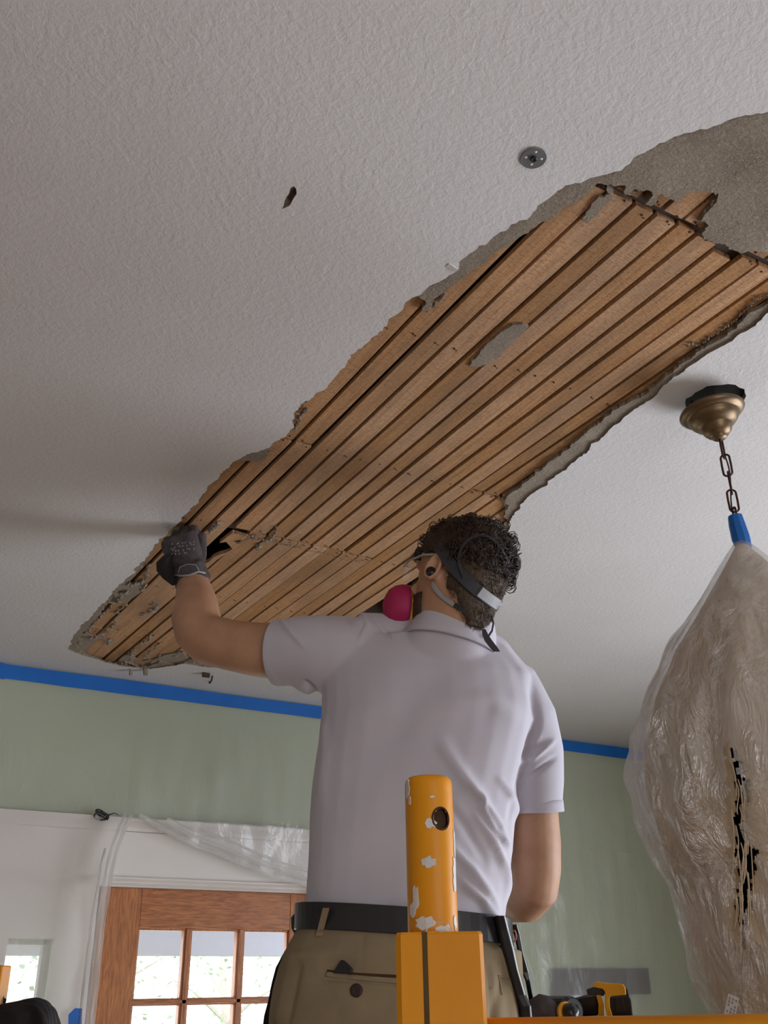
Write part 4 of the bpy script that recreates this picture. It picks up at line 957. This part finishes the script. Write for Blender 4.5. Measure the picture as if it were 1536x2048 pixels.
# collar stand
ctr = C(907, 1262, 1.858); nz = ZU*.92+RH*.26-FH*.06; nz /= np.linalg.norm(nz); cu = RH-nz*(RH@nz); cu /= np.linalg.norm(cu); cv = np.cross(nz, cu)
shirt.rings([[ctr+nz*h_+FH*o_+cu*r_*math.cos(2*PI*k/40)+cv*r_*math.sin(2*PI*k/40) for k in range(40)] for r_, h_, o_ in ((.108, -.095, .046), (.105, -.070, .030), (.095, -.042, .010), (.084, -.016, -.007), (.077, .004, -.010), (.072, .012, -.010))])
so = None
creases = [  # px polylines, width px, height m
 ([(930,1560),(965,1600),(995,1650),(1012,1700)], 8.1, 0.0119), ([(952,1630),(985,1680),(1010,1740),(1020,1800)], 7.2, 0.0102), ([(900,1690),(945,1740),(985,1800),(1000,1835)], 9.9, 0.0119),
 ([(960,1590),(963,1618),(985,1660),(1010,1690)], 4.5, 0.0102), ([(880,1480),(930,1560),(960,1590)], 14.4, 0.0102), ([(1060,1360),(1075,1440),(1050,1540),(1018,1640)], 8.1, -0.0102),
 ([(920,1760),(965,1800),(1000,1850)], 7.2, 0.0119), ([(1000,1560),(1030,1600),(1036,1640)], 7.2, 0.0085),
 ([(640,1842),(680,1822),(740,1818),(800,1834)], 7.2, 0.0119), ([(600,1800),(640,1828)], 7.2, 0.0068), ([(660,1838),(720,1838),(790,1848)], 5.4, -0.0085),
 ([(725,1222),(735,1250),(718,1285)], 4.5, 0.0051), ([(742,1225),(760,1250),(780,1275)], 4.5, -0.0068), ([(560,1238),(580,1262),(606,1290)], 5.4, 0.0068), ([(690,1226),(705,1250)], 4.5, -0.0051),
 ([(590,1372),(615,1378),(640,1400)], 5.4, 0.0102), ([(610,1362),(636,1384)], 3.6, -0.0085), ([(1000,1290),(1040,1330),(1065,1380)], 9, 0.0051),
 ([(760,1500),(830,1400),(900,1340)], 36, -0.0068), ([(1050,1530),(1085,1500),(1108,1480)], 5.4, 0.0085), ([(1055,1555),(1090,1530),(1112,1515)], 4.5, -0.0068), ([(1060,1500),(1080,1470)], 4.5, 0.0068),
 ([(870,1400),(980,1400),(1040,1440)], 19.8, 0.0068), ([(880,1590),(930,1650),(970,1720)], 9, -0.0068), ([(640,1410),(650,1500),(640,1600)], 9, 0.0051)]
def shirt_def(co, no):
    pj = proj(co); face = -(no@FW); d = np.zeros(len(co))
    for pl, wd, h_ in creases:
        dm = np.full(len(co), 1e9); sm = np.zeros(len(co)); p = np.array(pl, float); tot = len(p)-1
        for i in range(tot):
            a, b = p[i], p[i+1]; ab = b-a; tt = np.clip(((pj[:, :2]-a)@ab)/(ab@ab), 0, 1); dd = np.linalg.norm(pj[:, :2]-a-tt[:, None]*ab, axis=1)
            u_ = dd < dm; dm[u_] = dd[u_]; sm[u_] = ((i+tt)/tot)[u_]
        d += h_*np.exp(-(dm/wd)**2)*np.sin(PI*np.clip(sm*.94+.03, 0, 1))**.5
    d *= np.clip(face*3+.3, 0, 1)
    # blouse over the belt
    z = co[:, 2]; d += .003*np.sin(co@RH*38+z*9)*np.exp(-((pj[:, 1]-1825)/28)**2)
    d += .0012*np.sin(co@RH*21+z*17+1)+.0008*np.sin(co@RH*45-z*33)
    return co+no*d[:, None]
so = shirt.build('polo_shirt', M['shirt'], man, label='lavender-white short-sleeved polo shirt'); remesh(so, .0042, 8, .5, shirt_def)
# collar: a folded band round the neck
cb = MB(); ctr = ctr-FH*.010+RH*.002
RR = []
for r_, h_ in ((.064, .000), (.065, .022), (.067, .0255), (.070, .0265), (.073, .0245), (.078, .010), (.083, -.006), (.0885, -.022), (.0925, -.033), (.089, -.036), (.072, -.012)):
    RR.append([ctr+nz*(h_)+cu*(r_*1.0)*math.cos(2*PI*k/48)+cv*(r_*.96)*math.sin(2*PI*k/48) for k in range(48)])
cb.rings(RR, cap=False, loop=True); cb.build('collar', M['shirt'], so, smooth=True)
# hem bands
def band(c, ax, r, h_, nm, flat=.97):
    ax = ax/np.linalg.norm(ax); q = ZU if abs(ax@ZU) < .9 else RH; u = q-ax*(q@ax); u /= np.linalg.norm(u); w_ = np.cross(ax, u)
    m = MB(); m.rings([[c+ax*a+(u*math.cos(2*PI*k/40)+w_*math.sin(2*PI*k/40)*flat)*(r+e) for k in range(40)] for a, e in ((-h_, -.003), (-h_*.95, .0004), (-h_*.2, .0006), (h_*.8, .0009), (h_, .0002), (h_, -.004), (h_-.012, -.006))], cap=False)
    m.build(nm, M['shirt'], so, smooth=True)
band(C(563, 1305, 1.924), C(560, 1305, 1.925)-C(590, 1304, 1.915), .0655, .011, 'sleeve_hem', 1)
band(C(1072, 1613, 1.794), C(1072, 1621, 1.792)-C(1068, 1570, 1.805), .0508, .011, 'sleeve_hem', 1)

# ---- trousers
tz = z_at(hipc[:2], 1890)
tr_ = MB()
tt_ = [(1856, 805, 1.656, 208, .116), (1878, 803, 1.651, 212, .119), (1905, 800, 1.645, 224, .128), (1950, 797, 1.635, 240, .140), (2000, 794, 1.62, 250, .146), (2048, 792, 1.60, 255, .146), (2120, 792, 1.575, 258, .140)]
RR = [[p_-ZU*.085*((p_-C(cx, y, t_))@RH) for p_ in ring(C(cx, y, t_), hw_*t_/FPX, b, rot=-.10)] for y, cx, t_, hw_, b in tt_]; tr_.rings(RR)
for s_ in (-1, 1):
    a, b = leg_pts(s_, .022); a[0] = a[0]+ZU*.05; tr_.tube(a, b, 20)
tcre = [([(585,1900),(570,1960),(556,2040)], 7, .004), ([(600,1930),(585,2000),(575,2048)], 6, -.004), ([(728,1875),(724,1910),(722,1940)], 2.5, -.0022), ([(650,1958),(780,1975)], 5, .0025), ([(1000,1900),(1020,1960),(1030,2040)], 8, .004), ([(1005,1960),(990,2010),(985,2048)], 8, -.004), ([(975,1935),(985,2040)], 4, -.003)]
def tdef(co, no):
    global creases
    pj = proj(co); face = -(no@FW); d = np.zeros(len(co))
    for pl, wd, h_ in tcre:
        dm = np.full(len(co), 1e9); p = np.array(pl, float)
        for i in range(len(p)-1):
            a, b = p[i], p[i+1]; ab = b-a; s2_ = np.clip(((pj[:, :2]-a)@ab)/(ab@ab), 0, 1); dm = np.minimum(dm, np.linalg.norm(pj[:, :2]-a-s2_[:, None]*ab, axis=1))
        d += h_*np.exp(-(dm/wd)**2)
    return co+no*(d*np.clip(face*3, 0, 1))[:, None]
to = tr_.build('trousers', M['khaki'], man, label='khaki work trousers'); remesh(to, .0055, 5, .5, tdef)
# surface point on trousers / belt seen at a pixel: ray cast
from mathutils.bvhtree import BVHTree
def bvh(o):
    off = parent_loc(o.parent) if o.parent else Vector((0, 0, 0)); me = o.data
    return BVHTree.FromPolygons([v.co+off for v in me.vertices], [tuple(p.vertices) for p in me.polygons])
bt_ = bvh(to); bs_ = bvh(so); bb_ = bvh(bo_)
def hit(tree, x, y, lift=0, default=1.6):
    d = ray(x, y); dn = d/np.linalg.norm(d); r = tree.ray_cast(Vector(ORG), Vector(dn))
    if r[0] is None: return C(x, y, default), -FW
    n_ = np.array(r[1]); n_ = n_ if n_@dn < 0 else -n_
    return np.array(r[0])+n_*lift, n_
def surf_line(tree, pts, r, lift, step=4, flat=1.0, n=8, default=1.6, loop=False, mb=None):
    P = []; N = []
    for (x0, y0), (x1, y1) in zip(pts[:-1], pts[1:]):
        k = max(1, int(math.hypot(x1-x0, y1-y0)/step))
        for j in range(k): p, n_ = hit(tree, x0+(x1-x0)*j/k, y0+(y1-y0)*j/k, lift, default); P.append(p); N.append(n_)
    p, n_ = hit(tree, *pts[-1], lift, default); P.append(p); N.append(n_)
    m = mb or MB(); R = []
    for i, p in enumerate(P):
        a = P[max(0, i-1)]; b = P[min(len(P)-1, i+1)]; t_ = b-a; t_ /= np.linalg.norm(t_)+1e-9; n_ = N[i]-t_*(N[i]@t_); n_ /= np.linalg.norm(n_)+1e-9; s__ = np.cross(t_, n_)
        R.append([p+s__*r*math.cos(2*PI*k/n)+n_*r*flat*math.sin(2*PI*k/n) for k in range(n)])
    m.rings(R); return m
# belt
bl = MB(); RR = []
for dz, e in ((-.021, .001), (-.021, .0100), (.021, .0100), (.021, .001)):
    for y, cx, t_, hw_, b in [(1840, 806, 1.66, 206, .115)]:
        c = C(cx, y+10, t_)+ZU*dz; RR.append([p_-ZU*.085*((p_-c)@RH) for p_ in ring(c, hw_*t_/FPX+e, b+e, n=60, rot=-.10)])
bl.rings(RR, cap=False, loop=True); bel = bl.build('belt', M['black'], man, smooth=False, bevel=.001, label='wide black leather belt')
# loops over the belt
for x0, y0, x1, y1 in ((652, 1817, 638, 1872), (932, 1858, 958, 1906)):
    p0, n0 = hit(bt_, x0, y0, .004, 1.55); P = [C(x0+(x1-x0)*s_, y0+(y1-y0)*s_, 1.0) for s_ in (0,)]
    m = MB(); R = []
    for s_ in np.linspace(0, 1, 9):
        x, y = x0+(x1-x0)*s_, y0+(y1-y0)*s_; p, n_ = hit(bt_, x, max(y, 1862), 0); tt = FW@(p-ORG); 
        p = C(x, y, tt-.0075+.004*(s_ > .85)); R.append([p-RH*.0055, p-RH*.0055+FW*.003, p+RH*.0055+FW*.003, p+RH*.0055])
    m.rings(R); m.build('belt_loop', M['khaki'], to, bevel=.0006)
# pocket welts, button, stitching
pk = MB(); surf_line(bt_, [(652,1948),(690,1953),(740,1958),(800,1962)], .0042, .0006, flat=.35, mb=pk); surf_line(bt_, [(655,1962),(700,1964),(800,1972)], .0008, .0004, mb=pk)
pk.build('pocket_welt', M['khaki'], to, smooth=True)
pk = MB(); surf_line(bt_, [(654,1942),(690,1947),(740,1950),(800,1953)], .0022, .0002, flat=.3, mb=pk); pk.build('pocket_opening', M['hole'], to, smooth=True)
pk = MB(); surf_line(bt_, [(996,1950),(1000,1966),(1004,1990)], .0012, .0004, mb=pk); surf_line(bt_, [(996,1952),(1015,1956),(1030,1968)], .0014, .0004, mb=pk); pk.build('pocket_welt', M['khaki'], to, smooth=True)
p, n_ = hit(bt_, 713, 1981, .0005); MB().lathe(p, n_, [(.0095, 0), (.0100, .0015), (.0090, .003), (.0060, .0026), (0, .0026)], 24).build('pocket_button', M['maroon'], to, smooth=True, label='dark round pocket button')
cpx = [(684,1921),(690,1922),(707,1938),(705,1949),(668,1947),(672,1940)]
pr_o = MB().rings([[hit(bt_, x, y, .001)[0] for x, y in cpx], [hit(bt_, x, y, .006)[0] for x, y in cpx]]).build('pocket_case', M['plastic'], bevel=.0012); tag(pr_o, 'black corner of a small case sticking out of the left back pocket', 'case')
# black tools on the belt
def tool(name, label, cat, pts, w_, mat, extra=None):
    m = MB(); R = []
    for x, y, t_, hw_ in pts:
        c = C(x, y, t_); R.append([c+RH*hw_*a+FH*w_*b for a, b in ((-1, -.6), (-.6, -1), (.6, -1), (1, -.6), (1, .6), (.6, 1), (-.6, 1), (-1, .6))])
    m.rings(R); o = m.build(name, mat, bevel=.001); return tag(o, label, cat)
tool('torch', 'long black torch tucked into the belt at his right hip', 'torch', [(1000,1832,1.575,.0085),(1006,1860,1.572,.0095),(1016,1900,1.565,.0100),(1026,1940,1.558,.0085),(1040,1990,1.55,.0090),(1050,2012,1.545,.0095),(1054,2060,1.54,.0095),(1060,2100,1.53,.008)], .010, M['plastic'])
tool('pry_bar', 'thin black bar hanging behind the torch at his right hip', 'pry bar', [(1028,1849,1.66,.0055),(1034,1870,1.66,.0055),(1042,1910,1.65,.0050),(1050,1945,1.645,.0065),(1055,1960,1.64,.0045),(1062,2000,1.635,.0040),(1070,2060,1.62,.004)], .006, M['plastic'])
ky = MB(); ky.tube([C(1028+4*math.cos(a), 1872+11*math.sin(a), 1.64) for a in np.linspace(0, 2*PI, 16, endpoint=False)], .0014, 6, loop=True)
tag(ky.build('key_ring', M['pink'], smooth=True), 'small orange-pink loop between the two black tools', 'ring')
ph_ = tool('belt_pouch', 'black belt pouch on his left hip', 'pouch', [(598,1828,1.70,.008),(596,1836,1.70,.012),(598,1856,1.69,.013),(600,1872,1.69,.008)], .014, M['black'])
sp_ = MB(); R = []
for x, y, hw_ in [(592,1878,.003),(578,1905,.006),(564,1935,.008),(556,1965,.008),(548,2000,.007),(541,2030,.008),(537,2060,.008),(534,2110,.008)]:
    c = C(x, y, 1.66); R.append([c-RH*hw_-FH*.03, c+RH*hw_-FH*.03, c+RH*hw_+FH*.04, c-RH*hw_+FH*.04])
sp_.rings(R); sp_.build('side_panel', M['blackcloth'], to, bevel=.002, label='black side panel along his left thigh')
# boots
for s_ in (-1, 1):
    c = np.array([feet[0], feet[1], FLZ])+RH*s_*.14
    m = MB(); m.rings([ring(c+FH*.05+ZU*.0, .048, .14), ring(c+FH*.05+ZU*.03, .050, .142), ring(c+FH*.045+ZU*.06, .046, .125), ring(c+FH*.0+ZU*.09, .045, .075), ring(c-FH*.02+ZU*.14, .044, .055), ring(c-FH*.02+ZU*.19, .046, .056)])
    m.build('boot', M['hole'], man, smooth=True)

# ---- hair
hr = MB()
R = head_rings(.006, -.105)
# keep the crown and back of the head; cut the hair line in front and around the ears
Vh = [p for r in R for p in r]; n = 36; Fh = []
loc = [((p-HC)@Xh, (p-HC)@Yh, (p-HC)@Zh) for p in Vh]
for i in range(len(R)-1):
    for k in range(n):
        q = (i*n+k, i*n+(k+1) % n, (i+1)*n+(k+1) % n, (i+1)*n+k); x, y, z = np.mean([loc[j] for j in q], 0)
        lim = np.interp(y, [-.12, -.07, -.055, -.04, -.025, -.01, .02, .05, .10], [-.11, -.10, -.07, -.04, -.005, .030, .032, .050, .068])
        if z > lim: Fh.append(q)
Fh.append(tuple(range(n)))
hr.add(Vh, Fh); ho = hr.build('hair', M['crop'], man, smooth=True, label='cropped brown hair, lighter at the nape')
md = ho.modifiers.new('s', 'SOLIDIFY'); md.thickness = .010; md.offset = -1; md = ho.modifiers.new('u', 'SUBSURF'); md.levels = 2; md.render_levels = 2
tp2 = MB(); R = head_rings(.012, .005); Vh = [p for r in R for p in r]; Fh = []
loc = [((p-HC)@Xh, (p-HC)@Yh, (p-HC)@Zh) for p in Vh]
for i in range(len(R)-1):
    for k in range(n):
        q = (i*n+k, i*n+(k+1) % n, (i+1)*n+(k+1) % n, (i+1)*n+k); x, y, z = np.mean([loc[j] for j in q], 0)
        if z > np.interp(y, [-.12, -.08, 0, .05, .10], [.010, .022, .036, .048, .065]): Fh.append(q)
Fh.append(tuple(range(n))); tp2.add(Vh, Fh); t2 = tp2.build('hair_top', M['hair'], man, smooth=True, label='longer dark brown curly top')
md = t2.modifiers.new('s', 'SOLIDIFY'); md.thickness = .012; md.offset = -1; md = t2.modifiers.new('u', 'SUBSURF'); md.levels = 2; md.render_levels = 2
cu_ = MB(); q = np.random.default_rng(21)
for k in range(620):
    th_ = q.uniform(0, 2*PI)
    if k % 3 == 0: th_ = q.uniform(PI*1.1, PI*1.9)
    zz_ = q.uniform(.012, .118); 
    zr_ = [h_[0] for h_ in htab][::-1]; yf = np.interp(zz_, zr_, [h_[1] for h_ in htab][::-1]); yb = np.interp(zz_, zr_, [h_[2] for h_ in htab][::-1]); xs_ = np.interp(zz_, zr_, [h_[3] for h_ in htab][::-1])
    if zz_ < .036 and math.sin(th_) > -.35: continue
    b = HP((xs_+.010)*math.cos(th_), ((yf if math.sin(th_) > 0 else yb)+.010)*math.sin(th_), zz_+.008*max(0, (zz_-.06)/.06))
    o = b-HC; o /= np.linalg.norm(o); A = np.linalg.qr(np.column_stack([o, q.normal(size=3), q.normal(size=3)]))[0]; s1 = A[:, 1]; s2 = A[:, 2]
    rr = q.uniform(.004, .008) if k % 6 else q.uniform(.008, .0125); turns = q.uniform(1.0, 1.9); c = b+o*rr*q.uniform(-.2, .9); P = []
    for s_ in np.linspace(0, 1, 13):
        a = s_*turns*2*PI+q.uniform(0, .05); P.append(c+o*rr*math.sin(a)+s1*rr*math.cos(a)+s2*(s_-.5)*.012)
    cu_.tube(P, [.0009]*12+[.0004], 4)
cu_.build('curls', M['curl'], man, smooth=True, kind='stuff')
# short strands feathering the cropped sides and the nape
stt = MB(); q = np.random.default_rng(33); zt_l = [h_[0] for h_ in htab][::-1]
cnt = 0
while cnt < 5200:
    th_ = q.uniform(.78*PI, 2.22*PI); zz_ = q.uniform(-.112, .06)
    yf = np.interp(zz_, zt_l, [h_[1] for h_ in htab][::-1]); yb = np.interp(zz_, zt_l, [h_[2] for h_ in htab][::-1]); xs_ = np.interp(zz_, zt_l, [h_[3] for h_ in htab][::-1])
    x_ = (xs_+.005)*math.cos(th_); y__ = ((yf if math.sin(th_) > 0 else yb)+.005)*math.sin(th_)
    lim = np.interp(y__, [-.12, -.07, -.055, -.04, -.025, -.01, .02, .05, .10], [-.11, -.10, -.07, -.04, -.005, .030, .032, .050, .068])
    if zz_ < lim-.004-abs(q.normal(0, .004)) or y__ > .045: continue
    cnt += 1
    b = HP(x_, y__, zz_); o = b-HP(0, 0, zz_); o /= np.linalg.norm(o); d = -Zh*.9+o*.35+Xh*q.normal(0, .25)+Yh*(q.normal(0, .25)-.15); d /= np.linalg.norm(d)
    ln = q.uniform(.005, .010); sd_ = np.cross(d, o); sd_ /= np.linalg.norm(sd_)+1e-9; w0 = .00045
    stt.add([b-sd_*w0, b+sd_*w0, b+o*w0*1.5, b+d*ln], [(0, 1, 3), (1, 2, 3), (2, 0, 3)])
stt.build('short_strands', M['crop'], man, kind='stuff', normals=False)
# beard shadow along the jaw
bd = MB(); R = []
for a in np.linspace(.12*PI, .88*PI, 24):
    ca, sa = math.cos(a), math.sin(a); R.append([HP(.0725*ca, .089*sa, -.045), HP(.0695*ca, .0905*sa, -.065), HP(.061*ca, .088*sa, -.085), HP(.046*ca, .078*sa, -.104)])
bd.rings(R, closed=False, cap=False); b_o = bd.build('beard', M['hair'], man, smooth=True); md = b_o.modifiers.new('s', 'SOLIDIFY'); md.thickness = .003; md.offset = 0

# ---- respirator, straps, glasses, ear plug
rp_ = thing('respirator', HP(0, .10, -.05), 'half-face respirator with magenta round filters worn over his nose and mouth', 'respirator')
m = MB(); RRr = []
for yy, rx_, rz_ in ((.070, .050, .058), (.095, .046, .052), (.115, .034, .040), (.130, .018, .022)): RRr.append([HP(rx_*math.cos(2*PI*k/24), yy, -.045+rz_*math.sin(2*PI*k/24)) for k in range(24)])
m.rings(RRr); m.build('facepiece', M['greyrub'], rp_, smooth=True)
for s_ in (-1, 1):
    fc = HP(s_*.066, .108, -.066); fx = Xh*s_*.55+Yh*.60-Zh*.25; fx /= np.linalg.norm(fx)
    if s_ < 0: fc = C(802, 1213, 1.90); fx = -RT*.93-FW*.20+UP*.12; fx /= np.linalg.norm(fx)
    MB().lathe(fc-fx*.012, fx, [(0, 0), (.042, 0), (.0445, .004), (.0440, .014), (.040, .027), (.032, .038), (.018, .045), (.008, .048), (0, .0485)], 36).build('filter', M['magenta'], rp_, smooth=True, label='magenta round particulate filter')
    MB().lathe(fc-fx*.022, fx, [(.028, 0), (.042, .002), (.0438, .005), (.0435, .011), (.030, .012)], 36).build('filter_rim', M['yband'], rp_, smooth=True, label='yellow and dark rim band')
    MB().lathe(fc-fx*.024, fx, [(.030, 0), (.0445, .001), (.0445, .004), (.03, .005)], 36).build('filter_seal', M['greyrub'], rp_, smooth=True)
    MB().tube([fc-fx*.02, HP(s_*.032, .100, -.050)], .016, 14).build('inlet', M['greyrub'], rp_, smooth=True)
bh = bvh(bo_)
def head_surf(x, y, lift):
    return hit(bh, x, y, lift, 1.86)
def strap(px, hw_, mat, nm, parent, lift=.009, th=.0012, label=None):
    P = []; N = []
    for (x0, y0), (x1, y1) in zip(px[:-1], px[1:]):
        k = max(1, int(math.hypot(x1-x0, y1-y0)/5))
        for j in range(k): p, n_ = head_surf(x0+(x1-x0)*j/k, y0+(y1-y0)*j/k, lift); P.append(p); N.append(n_)
    p, n_ = head_surf(*px[-1], lift); P.append(p); N.append(n_); P = np.array(P); N = np.array(N)
    for _ in range(4): P[1:-1] = (P[:-2]+P[1:-1]*2+P[2:])/4; N[1:-1] = (N[:-2]+N[1:-1]*2+N[2:])/4
    m = MB(); R = []
    for i in range(len(P)):
        t_ = P[min(len(P)-1, i+1)]-P[max(0, i-1)]; t_ /= np.linalg.norm(t_); n_ = N[i]-t_*(N[i]@t_); n_ /= np.linalg.norm(n_); s__ = np.cross(t_, n_)
        R.append([P[i]+s__*hw_-n_*th, P[i]+s__*hw_+n_*th, P[i]-s__*hw_+n_*th, P[i]-s__*hw_-n_*th])
    m.rings(R); o = m.build(nm, mat, parent, bevel=.0004)
    if label: o['label'] = label
    return o
strap([(882,1098),(900,1125),(925,1155),(950,1178),(972,1195),(990,1207),(999,1212)], .0110, M['strapd'], 'head_strap', rp_, .0120, label='dark wide head strap')
strap([(955,1180),(975,1196),(990,1206),(999,1212)], .0098, M['strap'], 'head_strap', rp_, .0135, label='light grey lower head strap')
strap([(930,1158),(920,1130),(926,1102),(945,1082),(968,1080),(990,1098),(1002,1128)], .0028, M['strapd'], 'crown_cradle', rp_, .0170)
strap([(866,1164),(874,1180),(886,1194),(900,1204),(909,1210)], .0042, M['strap'], 'neck_strap', rp_, .004, label='light grey neck strap')
strap([(909,1210),(925,1219),(938,1228),(950,1238)], .0045, M['strapd'], 'neck_strap', rp_, .004, label='dark lower neck strap')
m = MB(); m.tube([C(x, y, t_) for x, y, t_ in [(983,1232,1.80),(987,1246,1.79),(984,1262,1.78),(973,1278,1.77)]], .0022, 8, flat=.6); m.build('strap_end', M['strapd'], rp_, smooth=True)
m = MB(); R = []
for x, y, hw_ in [(968,1258,.0035),(971,1270,.006),(978,1282,.0075),(988,1295,.0075),(994,1303,.0065)]:
    c = C(x, y, 1.755); R.append([c-RH*hw_, c+FH*.0015-RH*hw_, c+RH*hw_*.9+FH*.0015, c+RH*hw_*.9])
m.rings(R); m.build('strap_buckle', M['strapd'], rp_, bevel=.0005)
gs_ = thing('safety_glasses', HP(0, .10, .01), 'clear safety glasses with a thin temple arm over his left ear', 'glasses')
for s_ in (-1, 1):
    MB().tube([HP(s_*.086, -.010, .024), HP(s_*.088, .03, .026), HP(s_*.083, .070, .018), HP(s_*.070, .096, .010)], .0022, 8, flat=.5).build('temple_arm', M['strap'], gs_, smooth=True)
    m = MB(); R = []
    for a in np.linspace(0, 1, 8): 
        x = s_*(.006+.066*a); y = .112-.022*a**2; R.append([HP(x, y, .026), HP(x, y+.0015, .026), HP(x, y+.0015, -.018), HP(x, y, -.018)])
    m.rings(R); m.build('lens', M['lens'], gs_, smooth=False)
pe, ne = C(861, 1146, 1.775), None
pe, ne = hit(bh, 862, 1147, .0)
ep = MB().lathe(pe-ne*.003, ne, [(.004, 0), (.0085, .004), (.0095, .010), (.008, .015), (.0, .016)], 18).build('earphone', M['plastic'], smooth=True)
tag(ep, 'small black wireless earphone in his left ear', 'earphone')
for o_ in bpy.data.objects:
    if o_.parent is None and 'label' in o_:
        if o_.name.startswith('painters_tape'): o_['group'] = 'blue tape strips on the walls'
        if o_.name.startswith('garden_tree'): o_['group'] = 'trees outside beyond the door'
